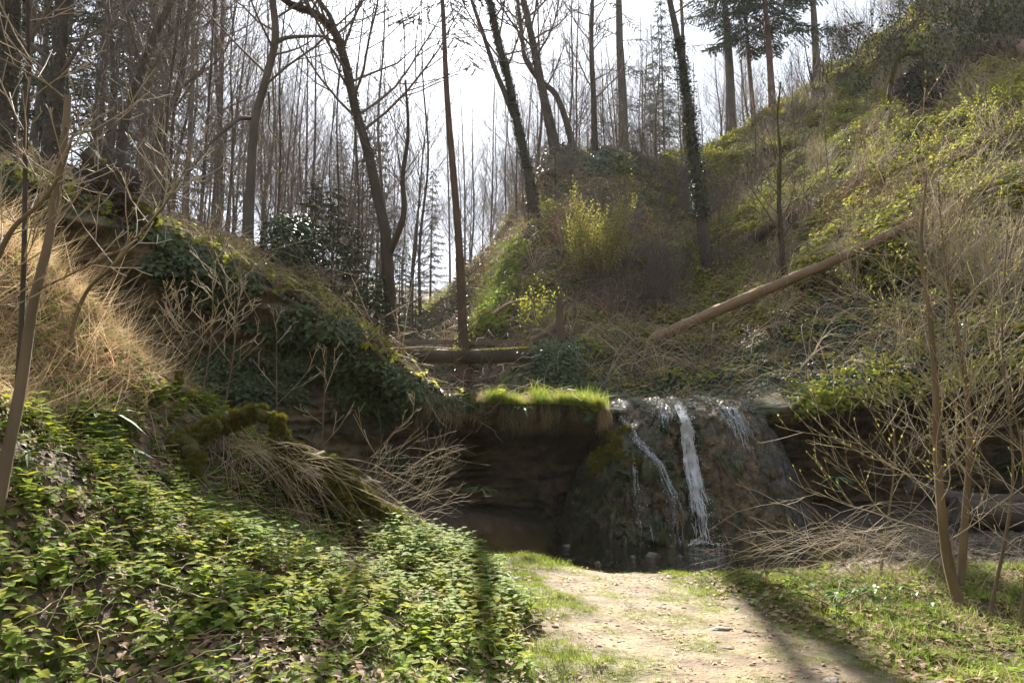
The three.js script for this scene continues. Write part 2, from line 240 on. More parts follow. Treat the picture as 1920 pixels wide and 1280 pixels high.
// ------------------------------------------------------------------ tufa mound of the waterfall, water
const moundTop = 2.27;
function moundPoint(a, v) {                      // a -1..1 round the front, v 0 top .. 1 foot
  const k = Math.min(1, v / .3), cap = v < .3;
  const y = cap ? moundTop + .06 - .4 * Math.pow(k, 2.2) : lerp(moundTop - .34, -.5, (v - .3) / .7);
  const h = clamp((moundTop - y) / 2.45);
  let rx = lerp(1.3, 2.6, Math.pow(h, .75)), rz = lerp(.5, 1.75, Math.pow(h, .7));
  if (cap) { rx = lerp(1.2, lerp(1.3, 2.6, Math.pow(.139, .75)), k); rz = lerp(-.3, lerp(.5, 1.75, Math.pow(.139, .7)), k); }
  const round = cap ? 0 : sst(0, .1, h);
  const th = a * 1.75, sx = Math.sin(th), cz = Math.cos(th);
  let x = 3.2 + .12 * h + rx * Math.sign(sx) * Math.pow(Math.abs(sx), .9), d = 12.95 - rz * cz;
  const mx = x - 3.32;
  // big forms: bulging buttress under the moss, hollow beside the main chute, smooth apron
  let b = .34 * Math.exp(-(((mx + 1.1) / .62) ** 2)) * sst(.12, .36, h) * (1 - .25 * h) - .28 * Math.exp(-(((mx + .33) / .26) ** 2)) * sst(.18, .4, h) + .1 * Math.exp(-(((mx - .9) / .7) ** 2)) * sst(.1, .4, h) - .16 * sst(1.2, 2, mx) * sst(.1, .5, h);
  const left = sst(.3, -.5, mx);
  const drape = (noise(mx * 5 + noise(mx * 2, y) * .6, y * .9, 3) * .6 + noise(mx * 11, y * 1.5, 5) * .4) * (.05 + .17 * left) * round * sst(.1, .5, h);
  const lump = (fbm(mx * 3, y * 2, 11, 3) * .2 + fbm(mx * 9, y * 6, 13, 4) * (.1 + .11 * left) - .07 * Math.pow(1 - Math.abs(noise(mx * 2.3, y * 1.7, 19)), 6)) * (cap ? .6 : 1);
  const off = b + drape + lump * (.6 + .4 * left);
  x += sx * off * .6; d -= Math.max(.15, cz) * off;
  return V(x, y + fbm(mx * 7, d * 7, 15, 3) * .09 - .3 * Math.pow(clamp(Math.abs(mx) / 1.9), 3) * (1 - h), -d);
}
{
  const p = [], c = [], u = [], ix = [], na = 330, nv = 230;
  for (let i = 0; i <= na; i++) for (let j = 0; j <= nv; j++) {
    const a = lerp(-1, 1, i / na), v = j / nv, q = moundPoint(a, v), mx = q.x - 3.32, left = sst(.3, -.5, mx); p.push(q.x, q.y, q.z); u.push(a * 4, v * 3.2);
    let k = mix3([.115, .082, .044], [.21, .148, .08], clamp(.5 + fbm(q.x * 2, q.y * 1.2, 31, 4) * 2));
    k = mix3(k, [.045, .06, .022], clamp(fbm(q.x * 3, q.y * 2, 33, 4) * 2.6 + left * .55 - .05));
    k = mix3(k, [.12, .112, .11], sst(1.0, 1.4, mx + fbm(q.x * 2, q.y * 2, 35, 3)) * sst(1.95, 1.65, mx) * .8);
    k = mix3(k, [.04, .052, .026], sst(.1, .22, noise(q.x * 14, q.y * 9, 37)) * .7);
    c.push(...k);
  }
  for (let i = 0; i < na; i++) for (let j = 0; j < nv; j++) { const a = i * (nv + 1) + j; ix.push(a, a + 1, a + nv + 1, a + 1, a + nv + 2, a + nv + 1); }
  const g = new THREE.BufferGeometry(); g.setAttribute('position', new THREE.Float32BufferAttribute(p, 3)); g.setAttribute('color', new THREE.Float32BufferAttribute(c, 3)); g.setAttribute('uv', new THREE.Float32BufferAttribute(u, 2)); g.setIndex(ix); g.computeVertexNormals();
  const t = thing('tufa_mound', 'wet brown tufa dome that the waterfall runs over', 'rock', V(0, 0, 0));
  addMesh('rock', g, new THREE.MeshPhysicalMaterial({ vertexColors: true, roughness: .85, specularIntensity: .5, map: grainCol, bumpMap: grainBump, bumpScale: .09, clearcoat: .18, clearcoatRoughness: .14, side: THREE.DoubleSide }), t);
  // moss cushions on the shoulder
  const r = rng(5), mm = new MB();
  const cushions = [[-.42, .34, .13], [-.5, .36, .14], [-.54, .43, .13], [-.58, .49, .14], [-.48, .48, .11], [-.44, .39, .1], [-.4, .46, .11], [-.62, .45, .1], [-.36, .52, .09], [-.53, .52, .1], [-.31, .5, .08], [-.6, .54, .09], [-.46, .42, .12]];
  for (const [a, v, s] of cushions) {
    const q = moundPoint(a, v);
    for (let k = 0; k < 900; k++) {
      const th = r() * 6.283, ph = Math.acos(1 - r() * 1.25), n = V(Math.sin(ph) * Math.cos(th), Math.cos(ph), Math.sin(ph) * Math.sin(th)), rr = s * (1 + .35 * fbm(n.x * 2 + a * 9, n.y * 2, n.z * 2, 2));
      const b = q.clone().addScaledVector(n, rr * .86).add(V((r() - .5) * .02, 0, (r() - .5) * .02)); b.y -= .03;
      const tip = b.clone().addScaledVector(n, .025 + .02 * r()).add(V((r() - .5) * .03, .012, (r() - .5) * .03)), sd = V(r() - .5, r() - .5, r() - .5).normalize().multiplyScalar(.012);
      mm.tri(b.clone().add(sd), b.clone().sub(sd), tip);
    }
    const core = new THREE.IcosahedronGeometry(s * .84, 3); core.translate(q.x, q.y - .03, q.z); const cp = core.attributes.position, cn = core.attributes.normal, k0 = mm.count;
    for (let k = 0; k < cp.count; k++) mm.vert(cp.getX(k), cp.getY(k), cp.getZ(k), cn.getX(k), cn.getY(k), cn.getZ(k), 0, 0);
    for (let k = 0; k < cp.count; k++) mm.i.push(k0 + k);
  }
  mm.mesh('moss', M.mossLeaf, t);
}
const waterMat = new THREE.MeshPhysicalMaterial({ color: col(.82, .85, .66), roughness: .05, transmission: 1, thickness: 0, ior: 1.33, bumpMap: ripple, bumpScale: .06 });
const foamMat = leafMat([.86, .88, .9], .3, .5), rillMat = new THREE.MeshPhysicalMaterial({ color: col(.85, .88, .9), roughness: .12, transmission: .75, thickness: 0, ior: 1.33 });
{
  const g = new THREE.PlaneGeometry(8.4, 5.4, 60, 40); g.rotateX(-Math.PI / 2); g.translate(2.2, -.085, -10.9);
  const uv = g.attributes.uv, pp = g.attributes.position; for (let k = 0; k < uv.count; k++) uv.setXY(k, pp.getX(k) * .55, pp.getZ(k) * .9);
  tag(addMesh('pool_water', g, waterMat), 'shallow clear pool at the foot of the waterfall', 'water', null, 'structure');
}
// strand of falling water down the mound near plan position x0 -> x1
function surfaceAt(x, y) {                       // point on the mound's front at about that x and height
  const v = y > moundTop - .34 ? .3 * Math.pow(clamp((moundTop + .06 - y) / .4), 1 / 2.2) : .3 + (moundTop - .34 - y) / (moundTop + .16) * .7; let lo = -1, hi = 1;
  for (let k = 0; k < 22; k++) { const m = (lo + hi) / 2; if (moundPoint(m, v).x < x) lo = m; else hi = m; }
  return moundPoint((lo + hi) / 2, v);
}
function chute(name, label, line, width, nStrands, drops, seed) {
  const r = rng(seed), g = thing(name, label, 'waterfall', V(0, 0, 0)); g.userData.kind = 'structure';
  const st = new MB(), dr = new MB();
  const base = line.map(([px, y]) => [px, y]);
  const y0 = base[0][1], y1 = base[base.length - 1][1];
  for (let s = 0; s < nStrands; s++) {
    const off = (r() + r() - 1), ya = lerp(y0, y1, r() * r() * .9), yb = Math.max(y1, ya - (y0 - y1) * (.12 + .4 * r())), pts = [], n = Math.max(4, Math.ceil((ya - yb) / .07)), ph = r() * 9;
    for (let k = 0; k <= n; k++) {
      const y = lerp(ya, yb, k / n), f = (y0 - y) / (y0 - y1), x = interp(base.map(([x, yy]) => [-yy, x]), -y) + off * width(f) * .5 + .03 * noise(ph, y * 7, s) + .012 * noise(ph, y * 25, s);
      const q = surfaceAt(x, y); q.z += .035 + .03 * r() + .05 * f; pts.push(q);
    }
    const w = .003 + .0075 * r() * r(); st.tube(pts, (t) => w * (.35 + Math.sin(t * Math.PI)) * (.7 + .5 * noise(t * 7, s)), 4);
  }
  for (let k = 0; k < drops; k++) { const f = r(), y = lerp(y0, y1, f), x = interp(base.map(([x, yy]) => [-yy, x]), -y) + (r() + r() - 1) * width(f) * .8, q = surfaceAt(x, y); q.z += .05 + .14 * r(); const e = new THREE.OctahedronGeometry(.002 + .0045 * r(), 0); e.scale(1, 1.6, 1); e.translate(q.x, q.y, q.z); const ep = e.attributes.position, en = e.attributes.normal, k0 = dr.count; for (let j = 0; j < ep.count; j++) { dr.vert(ep.getX(j), ep.getY(j), ep.getZ(j), en.getX(j), en.getY(j), en.getZ(j), 0, 0); dr.i.push(k0 + j); } }
  st.mesh('streams', nStrands > 100 ? foamMat : rillMat, g); dr.mesh('spray', foamMat, g);
}
const fx = (px, d = 12) => (px - 960) / FPX * d;
chute('waterfall', 'white main chute of the waterfall dropping into the pool', [[fx(1273, 12.4), 2.27], [fx(1281, 12.2), 1.6], [fx(1288, 12), .9], [fx(1299, 11.8), -.08]], (f) => .15 + .2 * f, 330, 800, 3);
chute('waterfall_rill', 'thin rill curving past the moss cushions of the dome', [[fx(1168), 2.2], [fx(1190), 1.6], [fx(1222), 1.15], [fx(1240), .6], [fx(1244), -.08]], (f) => .1 + .18 * f, 42, 160, 4);
chute('waterfall_rill', 'faint trickle down the dome below the moss cushions', [[fx(1178), 1.3], [fx(1180), .7], [fx(1186), -.05]], (f) => .08 + .16 * f, 12, 60, 6);
chute('waterfall_rill', 'row of drips at the lip between the two main streams', [[fx(1242, 12.4), 2.24], [fx(1243, 12.2), 1.75]], () => .42, 46, 60, 8);
chute('waterfall_rill', 'sparkling film of water over the sunlit outer shoulder of the dome', [[fx(1360, 12.4), 2.24], [fx(1378, 12.2), 1.75], [fx(1385, 12), 1.35]], () => .5, 60, 80, 9);
chute('waterfall_rill', 'trickle along the ledge side of the dome', [[fx(1118, 12.2), 2.15], [fx(1104, 12.2), 1.6], [fx(1094), 1.1]], () => .14, 40, 60, 10);
{                                                // foam where the chute lands
  const r = rng(9), f = new MB();
  for (let k = 0; k < 900; k++) { const a = r() * 6.283, q = Math.pow(r(), .8), x = fx(1304, 11.5) + Math.cos(a) * q * (.62 + .4 * noise(a * 1.5, 7)), z = -11.5 + Math.sin(a) * q * (.3 + .25 * noise(a * 2, 9)), y = -.08 + .05 * r() * (1 - q), s = .004 + .02 * r() * r() * (1 - .6 * q); const e = new THREE.OctahedronGeometry(s, 1); e.scale(1.5, .6, 1); e.translate(x, y, z); const ep = e.attributes.position, k0 = f.count; for (let j = 0; j < ep.count; j++) { const n = V(ep.getX(j) - x, ep.getY(j) - y, ep.getZ(j) - z).normalize(); f.vert(ep.getX(j), ep.getY(j), ep.getZ(j), n.x, n.y, n.z, 0, 0); f.i.push(k0 + j); } }
  tag(f.mesh('pool_foam', foamMat), 'white foam where the main chute meets the pool', 'foam', null, 'stuff');
}

// ------------------------------------------------------------------ scattering
class Scatter {
  constructor(geo, mat) { this.g = geo; this.mat = mat; this.m = []; this.c = []; }
  add(p, n, scale, r, color, tilt = 1) {
    _q.setFromUnitVectors(UP, _a.copy(n).lerp(UP, 1 - tilt).normalize()); _q2.setFromAxisAngle(UP, r() * 6.283); _q.multiply(_q2);
    this.m.push(new THREE.Matrix4().compose(p, _q, V(scale, scale, scale))); this.c.push(color || [1, 1, 1]);
  }
  put(p, quat, scale, color) { this.m.push(new THREE.Matrix4().compose(p, quat, typeof scale === 'number' ? V(scale, scale, scale) : scale)); this.c.push(color || [1, 1, 1]); }
  done(name, label, category, parent) {
    if (!this.m.length) return null;
    const o = new THREE.InstancedMesh(this.g, this.mat, this.m.length); const c = new THREE.Color();
    this.m.forEach((m, k) => { o.setMatrixAt(k, m); o.setColorAt(k, c.setRGB(...this.c[k])); });
    o.castShadow = o.receiveShadow = true; o.name = parent ? name : numbered(name); (parent || scene).add(o);
    if (parent) o.userData.kind = 'stuff'; else tag(o, label, category, null, 'stuff'); return o;
  }
}
const vary = (r, base, v = .25, hue = .12) => { const k = 1 + (r() * 2 - 1) * v; return [base[0] * k * (1 + (r() * 2 - 1) * hue), base[1] * k, base[2] * k * (1 + (r() * 2 - 1) * hue)]; };
// leaf shapes: fold along the midrib, droop to the tip
function leaf(mb, p, dir, side, len, wid, fold = .25, droop = .25, segs = 2, teeth = false) {
  const up = V(0, 0, 0).crossVectors(side, dir).normalize(); if (up.y < 0) up.negate(); const pts = [[], [], []];
  const prof = teeth ? [0, .75, .62, 1, .82, .95, .72, .74, .5, .45, .2, 0] : segs === 1 ? [0, 1, 0] : [0, .85, 1, .6, 0];
  const n = prof.length - 1;
  for (let k = 0; k <= n; k++) {
    const t = k / n, w = wid * .5 * prof[k], c = p.clone().addScaledVector(dir, len * t).addScaledVector(up, -droop * len * t * t);
    pts[0].push(c.clone().addScaledVector(side, -w).addScaledVector(up, fold * w)); pts[1].push(c); pts[2].push(c.clone().addScaledVector(side, w).addScaledVector(up, fold * w));
  }
  for (let k = 0; k < n; k++) for (const [a, b] of [[0, 1], [1, 2]]) {
    if (k === 0) mb.tri(pts[1][0], pts[b][1], pts[a][1]); else if (k === n - 1) mb.tri(pts[1][n], pts[a][k], pts[b][k]);
    else mb.quad(pts[a][k], pts[b][k], pts[b][k + 1], pts[a][k + 1]);
  }
}
const rdir = (r, up = 0) => { const a = r() * 6.283; return V(Math.cos(a), up, Math.sin(a)).normalize(); };
function clump(seed, n, spread, len, wid, o = {}) {
  const r = rng(seed), mb = new MB();
  for (let k = 0; k < n; k++) { const d = rdir(r, (o.up ?? .1) + (r() - .5) * .9), s = V(-d.z, (r() - .5) * .7, d.x).normalize(); leaf(mb, V((r() - .5) * spread, (o.h ?? .08) * r(), (r() - .5) * spread), d, s, len * (.6 + .6 * r()), wid * (.6 + .6 * r()), .3, .3, o.segs ?? 2); }
  return mb.geo();
}
function blades(seed, n, spread, h, w, lean, o = {}) {
  const r = rng(seed), mb = new MB();
  for (let k = 0; k < n; k++) {
    const b = V((r() - .5) * spread, 0, (r() - .5) * spread), d = rdir(r), L = h * (.5 + .7 * r()), ln = lean * (.3 + r()), s = V(-d.z, 0, d.x).multiplyScalar(w * .5 * (.6 + .7 * r())), segs = o.segs ?? 3; let prev = null;
    for (let t = 0; t <= segs; t++) { const f = t / segs, c = b.clone().addScaledVector(d, L * ln * f * f).add(V(0, L * (f - .45 * ln * f * f), 0)), ww = s.clone().multiplyScalar(1 - f * .9); const q = [c.clone().sub(ww), c.clone().add(ww)]; if (prev) mb.quad(prev[0], prev[1], q[1], q[0]); prev = q; }
  }
  return mb.geo();
}

{                                                // moss and roots trailing down the dome
  const r = rng(12), q = new THREE.Quaternion(), sc = [0, 1].map((k) => { const mb = new MB(), z = rng(580 + k); for (let e = 0; e < 14; e++) { let p = V((z() - .5) * .14, 0, (z() - .5) * .05); const L = .05 + .12 * z(), w = V(.005, 0, .002); for (let t = 0; t < 3; t++) { const c = p.clone().add(V((z() - .5) * .02, -L / 3, .012)); mb.quad(p.clone().sub(w), p.clone().add(w), c.clone().add(w), c.clone().sub(w)); p = c; } } return new Scatter(mb.geo(), k ? dull([.09, .065, .035], .5) : dull([.06, .075, .022], .5)); });
  for (let k = 0; k < 2600; k++) { const a = -.85 + 1.5 * r() * r(), v = .33 + .62 * r(), p = moundPoint(a, v), m = fbm(p.x * 2.2, p.y * 1.6, 71, 3) + .25 * sst(.1, -.4, a); if (m < .02 + .2 * r()) continue; p.z += .012; q.setFromAxisAngle(UP, a * 1.3 + (r() - .5) * .8); sc[r() < .35 ? 1 : 0].put(p, q.clone(), .6 + .9 * r(), vary(r, [1, 1, 1], .4)); }
  const pad = new Scatter(clump(590, 6, .09, .03, .024, { h: .03, up: .3 }), dull([.085, .08, .03], .26));
  for (let k = 0; k < 3600; k++) { const a = -.95 + 1.6 * r(), v = .06 + .5 * r() * r(), p = moundPoint(a, v); if (fbm(p.x * 2.6, p.y * 2.6, 91, 3) + .12 * (a < -.05 ? 1 : 0) - .35 * (v - .2) < .03 * r()) continue; pad.add(p, V(0, .8, .5).normalize(), .6 + .7 * r(), r, vary(r, [1, .95, .9], .4)); }
  pad.done('wet_moss_pads', 'glistening wet moss leaflets on the lip of the dome', 'moss');
  sc.forEach((s, k) => s.done('hanging_moss', ['dark wet moss trailing down the tufa dome', 'brown rootlets trailing down the tufa dome'][k], 'moss'));
}

// ------------------------------------------------------------------ trees
function grow(mb, p, dir, len, r0, lvl, o, r, tips) {
  const seg = o.seg[lvl] ?? .2, n = Math.max(2, Math.ceil(len / seg)), pts = [p.clone()], d = dir.clone(), c = p.clone();
  for (let k = 0; k < n; k++) { d.x += (r() - .5) * o.wander; d.y += (r() - .5) * o.wander + o.rise / n * 2; d.z += (r() - .5) * o.wander; d.normalize(); c.addScaledVector(d, len / n); pts.push(c.clone()); }
  const end = lvl >= o.max ? .45 : .35; mb.tube(pts, (t) => Math.max(o.minR, r0 * lerp(1, end, t)), lvl === 0 ? 5 : lvl === 1 ? 4 : 3);
  if (tips && lvl >= o.max - 1) for (const q of pts.slice(1)) tips.push([q, d.clone()]);
  if (lvl < o.max) {
    const kids = Math.max(2, Math.round(len * o.dens[lvl]));
    for (let k = 0; k < kids; k++) {
      const t = lerp(.22, 1, (k + r() * .8) / kids), i = Math.min(n - 1, Math.floor(t * n)), q = pts[i].clone().lerp(pts[i + 1], clamp(t * n - i)), ax = _a.subVectors(pts[i + 1], pts[i]).normalize().clone();
      const s = V(r() - .5, r() - .5, r() - .5).cross(ax).normalize(), an = o.angle * (.7 + .6 * r()), nd = ax.multiplyScalar(Math.cos(an)).addScaledVector(s, Math.sin(an));
      grow(mb, q, nd, len * lerp(.62, .34, t) * (.7 + .6 * r()), r0 * lerp(.55, .3, t), lvl + 1, o, r, tips);
    }
  }
}
const GO = { seg: [.7, .45, .3, .25], wander: .3, rise: .25, dens: [2.3, 3.3, 4.5], angle: .75, max: 2, minR: .0042 };
function leavesAlong(mb, pts, rad, density, size, r, from = 0, to = 1, puff = .08) {
  for (let k = 0; k < pts.length - 1; k++) {
    const f = k / (pts.length - 1); if (f < from || f > to) continue; const L = pts[k].distanceTo(pts[k + 1]), n = Math.round(L * density * (.6 + .8 * r()));
    for (let j = 0; j < n; j++) { const q = pts[k].clone().lerp(pts[k + 1], r()), o = rdir(r, (r() - .5) * .5), rr = (typeof rad === 'function' ? rad(f) : rad); q.addScaledVector(o, rr + puff * r() * r() * 2); const d = o.clone().multiplyScalar(.5).add(V((r() - .5), -.6 * r() + .1, (r() - .5))).normalize(), s = V(-o.z, (r() - .5) * .4, o.x).normalize(); leaf(mb, q, d, s, size * (.6 + .7 * r()), size * (.55 + .5 * r()), .25, .2, 1); }
  }
}
function tree(name, label, o) {                  // o: path, r0, r1, seed, bark, n, from, len, limbs, ivy, moss, group, flare
  const r = rng(o.seed), pts = smooth(o.path, Math.max(8, Math.round((o.path.length - 1) * 5))), base = pts[0];
  const t = thing(name, label, o.category || 'tree', base, o.group);
  const fl = o.flare ?? 1.5, rad = (f) => lerp(o.r0, o.r1, f) * (1 + (fl - 1) * Math.exp(-f * 22));
  const tr = new MB(base); const root = [base.clone().add(V(0, -.4, 0)), ...pts]; tr.tube(root, (f) => rad(Math.max(0, f - 1 / root.length)), o.sides ?? 10, o.knob ?? .12, o.seed, true); tr.mesh('trunk', o.bark || M.barkDark, t);
  const g = { ...GO, ...o.grow };
  for (const L of o.limbs || []) { const lp = smooth(L.path, L.path.length * 4), lm = new MB(base), tw = []; lm.tube(lp, (f) => lerp(L.r0, L.r1, f), 6, .1, o.seed); lm.mesh('limb', o.bark || M.barkDark, t); o._extra = o._extra || []; o._extra.push([lp, L]); }
  const cr = new MB(base), tips = [];
  for (const [lp, L] of o._extra || []) { const kids = Math.round((L.kids ?? 3) * lp[0].distanceTo(lp[lp.length - 1])); for (let k = 0; k < kids; k++) { const f = .2 + .8 * r(), i = Math.min(lp.length - 2, Math.floor(f * (lp.length - 1))), ax = lp[i + 1].clone().sub(lp[i]).normalize(), s = V(r() - .5, r() - .5 + .2, r() - .5).cross(ax).normalize(); grow(cr, lp[i], ax.multiplyScalar(.7).addScaledVector(s, .7), (L.tw ?? 1.2) * (.5 + r()), L.r1 * .6, 1, g, r, tips); } }
  const n = o.n ?? 14, from = o.from ?? .35;
  for (let k = 0; k < n; k++) {
    const f = lerp(from, .99, (k + r() * .7) / n), i = Math.min(pts.length - 2, Math.floor(f * (pts.length - 1))), q = pts[i].clone().lerp(pts[i + 1], f * (pts.length - 1) - i), a = k * 2.4 + r(), e = o.elev ?? .7;
    const d = V(Math.cos(a), e * (.5 + r()), Math.sin(a)).normalize(); grow(cr, q, d, (o.len ?? 3) * lerp(1, .45, (f - from) / (1 - from)) * (.6 + .7 * r()), rad(f) * (o.limbR ?? .34), 0, g, r, tips);
  }
  cr.mesh('crown', o.twig || M.twig, t);
  if (o.buds) { const b = new MB(base); for (const [q, d] of tips) if (r() < o.buds.p) { const dd = d.clone().add(V(r() - .5, r() - .2, r() - .5)).normalize(); leaf(b, q, dd, V(-dd.z, .2, dd.x).normalize(), o.buds.s * (.6 + .8 * r()), o.buds.s * .6, .3, .1, 1); } b.mesh('leaves', o.buds.mat, t); }
  if (o.ivy) { const b = new MB(base); leavesAlong(b, pts, (f) => rad(f) * .95, o.ivy.n, o.ivy.s ?? .075, r, o.ivy.from ?? 0, o.ivy.to ?? .7, o.ivy.puff ?? .1); b.mesh('ivy', o.ivy.mat || M.ivy, t); }
  if (o.moss) { const b = new MB(base); mossOn(b, pts, rad, o.moss, r); b.mesh('moss', M.mossLeaf, t); }
  return t;
}
function mossOn(b, pts, rad, n, r, topOnly = .1, len = .022) {  // tiny tufts over the upper side of a tube
  for (let k = 0; k < pts.length - 1; k++) {
    const ax = pts[k + 1].clone().sub(pts[k]), L = ax.length(); ax.normalize();
    for (let j = 0; j < L * n; j++) {
      const f = (k + r()) / (pts.length - 1), q = pts[k].clone().lerp(pts[k + 1], r()), o = V(r() * 2 - 1, r() * 2 - 1, r() * 2 - 1); o.addScaledVector(ax, -o.dot(ax)).normalize(); if (o.y < topOnly - 1 * (r() ** 3) || noise(q.x * 3, q.y * 3, q.z * 3) < -.28) continue;
      const rr = typeof rad === 'function' ? rad(f) : rad; q.addScaledVector(o, rr * .96); const tip = q.clone().addScaledVector(o, len * (.5 + r())).add(V((r() - .5) * .02, .006, (r() - .5) * .02)), s = V(r() - .5, r() - .5, r() - .5).normalize().multiplyScalar(.009); b.tri(q.clone().add(s), q.clone().sub(s), tip);
    }
  }
}
function conifer(name, label, o) {
  o = { nl: .1, ...o };               // o: base, top path, r0, h0 (crown start fraction), reach, seed
  const r = rng(o.seed), pts = smooth(o.path, 26), base = pts[0], t = thing(name, label, 'tree', base, o.group), H = pts[pts.length - 1].y - base.y, rad = (f) => lerp(o.r0, o.r0 * .12, f) * (1 + .5 * Math.exp(-f * 25));
  const tr = new MB(base); tr.tube([base.clone().add(V(0, -.5, 0)), ...pts], rad, 9, .08, o.seed, true);
  const br = tr, nd = new MB(base), n = o.n ?? 60;
  for (let k = 0; k < n; k++) {
    const f = lerp(o.h0 ?? .3, .99, Math.pow((k + r()) / n, .9)), i = Math.min(25, Math.floor(f * 26)), p = pts[i].clone().lerp(pts[Math.min(26, i + 1)], f * 26 - i), a = k * 2.4 + r() * .8;
    const L = (o.reach ?? 2.6) * (1 - ((f - (o.h0 ?? .3)) / (1 - (o.h0 ?? .3))) * .82) * (.65 + .6 * r()), d = V(Math.cos(a), .15 - .3 * r(), Math.sin(a)), bp = [p.clone()]; let c = p.clone();
    const ns = 6; for (let s = 0; s < ns; s++) { d.y += (s < 3 ? -.07 : .07) * (o.droop ?? 1); c = c.clone().addScaledVector(d.clone().normalize(), L / ns); bp.push(c); }
    br.tube(bp, (q) => lerp(.022, .005, q) * (o.r0 / .2), 3);
    const bare = o.bare ? r() < o.bare : false; if (bare) continue;
    const tw = Math.round((o.tw ?? 13) * L / 2.2);
    for (let s = 0; s < tw; s++) {
      const q = lerp(.15, 1, (s + r()) / tw), j = Math.min(ns - 1, Math.floor(q * ns)), tp = bp[j].clone().lerp(bp[j + 1], q * ns - j), ax = bp[j + 1].clone().sub(bp[j]).normalize(), sd = V(-ax.z, 0, ax.x).multiplyScalar(s % 2 ? 1 : -1), td = ax.clone().multiplyScalar(.55).addScaledVector(sd, .8).add(V(0, -.15 - .45 * r(), 0)).normalize(), tl = L * .3 * (1.1 - q * .7) * (.6 + .7 * r());
      const nn = o.nn ?? 17; for (let e = 0; e < nn; e++) { const b = tp.clone().addScaledVector(td, tl * (e + r()) / nn), w = td.clone().multiplyScalar(.9).add(V(r() - .5, r() - .55, r() - .5)).normalize(), sw = V(r() - .5, r() - .5, r() - .5).cross(w).normalize().multiplyScalar((.15 + .13 * r()) * (o.nl ?? .17)); nd.tri(b.clone().add(sw), b.clone().sub(sw), b.clone().addScaledVector(w, (.9 + .8 * r()) * (o.nl ?? .17))); }
    }
  }
  tr.mesh('trunk', o.bark || M.barkRed, t); nd.mesh('crown', o.needle || M.needle, t);
  if (o.ivy) { const b = new MB(base); leavesAlong(b, pts, (f) => rad(f) * .95, o.ivy.n, .08, r, 0, o.ivy.to ?? .4, .12); b.mesh('ivy', M.ivy, t); }
  return t;
}
function hit(px, py, d0 = 13) { let prev = null; for (let d = d0; d < 60; d += .1) { const p = at(px, py, d); if (p.y < ground(p.x, d)) return prev || p; prev = p; } return null; }   // where a sight line meets the slope
const onG = (x, d, dy = 0) => V(x, ground(x, d) + dy, -d);
const up = (p, h, dx = 0, dz = 0) => p.clone().add(V(dx, h, dz));
// trunk traced in the photograph, carried on above the frame; its foot set on the ground
function traced(list, extra, find) {
  const h = find && hit(list[0][0], list[0][1]); if (h) list = list.map(([a, b, d]) => [a, b, d - list[0][2] - h.z]);
  const p = P(list), g = ground(p[0].x, -p[0].z); p[0].y = g - .05;
  const l = p[p.length - 1], k = p[p.length - 2], d = l.clone().sub(k).normalize(); d.y = Math.max(.8, d.y); d.normalize();
  const pts = p.filter((q, i) => i === 0 || q.y > g + .25); for (const e of extra || []) pts.push(l.clone().addScaledVector(d, e).add(V(.15 * Math.sin(e), 0, .1 * e * Math.sin(e * 2)))); return pts;
}
// --- single trees of the near and middle distance
tree('bare_tree', 'slender bare tree with a kinked trunk on the rim of the ivy cliff', { path: traced([[463, 492, 13], [466, 400, 13], [472, 300, 13], [480, 215, 13], [502, 135, 13], [516, 70, 13], [510, -10, 13]], [2, 4, 6.5]), r0: .1, r1: .035, seed: 101, bark: M.barkGrey, n: 30, from: .3, len: 3, limbs: [{ path: P([[516, 80, 13], [535, 71, 13.1], [570, 68, 13.2], [612, 70, 13.4], [640, 90, 13.6]]), r0: .05, r1: .018, kids: 3 }, { path: P([[470, 222, 13], [450, 222, 12.8], [425, 240, 12.6], [395, 268, 12.4], [350, 330, 12]]), r0: .045, r1: .012, kids: 4 }, { path: P([[503, 172, 13], [505, 205, 13.2], [505, 240, 13.4], [530, 270, 13.6]]), r0: .025, r1: .01, kids: 3 }] });
tree('bare_tree', 'ivy-clad forked tree leaning over the corner of the cliff by the log', { path: traced([[738, 640, 13.4], [731, 560, 13.3], [726, 490, 13.2], [722, 430, 13.2], [707, 365, 13.3], [690, 285, 13.4], [668, 212, 13.5], [645, 110, 13.6], [628, 62, 13.6], [590, 25, 13.6], [545, 8, 13.6]], [1.5, 3, 5]), r0: .125, r1: .05, seed: 102, n: 36, from: .36, len: 3.4, ivy: { n: 150, from: .3, to: .62, s: .06, puff: .05 }, limbs: [{ path: P([[727, 480, 13.2], [745, 440, 13], [757, 400, 12.9], [755, 330, 12.9], [765, 250, 12.8], [760, 150, 12.8]]), r0: .07, r1: .02, kids: 4 }, { path: P([[632, 70, 13.6], [618, 30, 13.6], [596, -5, 13.6], [570, -90, 13.5]]), r0: .06, r1: .02, kids: 4 }, { path: P([[748, 690, 12.4], [775, 715, 12.1], [820, 728, 11.9], [870, 726, 11.8], [930, 700, 11.7]]), r0: .022, r1: .005, kids: 5, tw: .7 }, { path: P([[752, 705, 12.3], [790, 735, 12], [835, 765, 11.8], [880, 779, 11.7], [928, 772, 11.6]]), r0: .022, r1: .005, kids: 4, tw: .6 }, { path: P([[745, 680, 12.5], [720, 672, 12.2], [790, 668, 12], [850, 645, 11.9]]), r0: .018, r1: .005, kids: 5, tw: .7 }] });
conifer('spruce_tree', 'straight spruce with an ivy foot standing beside the footbridge', { path: traced([[873, 638, 20.6], [862, 480, 20.6], [852, 350, 20.6], [838, 180, 20.6], [829, 0, 20.6]], [4, 8]), r0: .16, h0: .56, n: 40, reach: 2.4, seed: 103, bare: .3, nn: 20, ivy: { n: 90, to: .16 }, tw: 11, bark: M.barkRed });
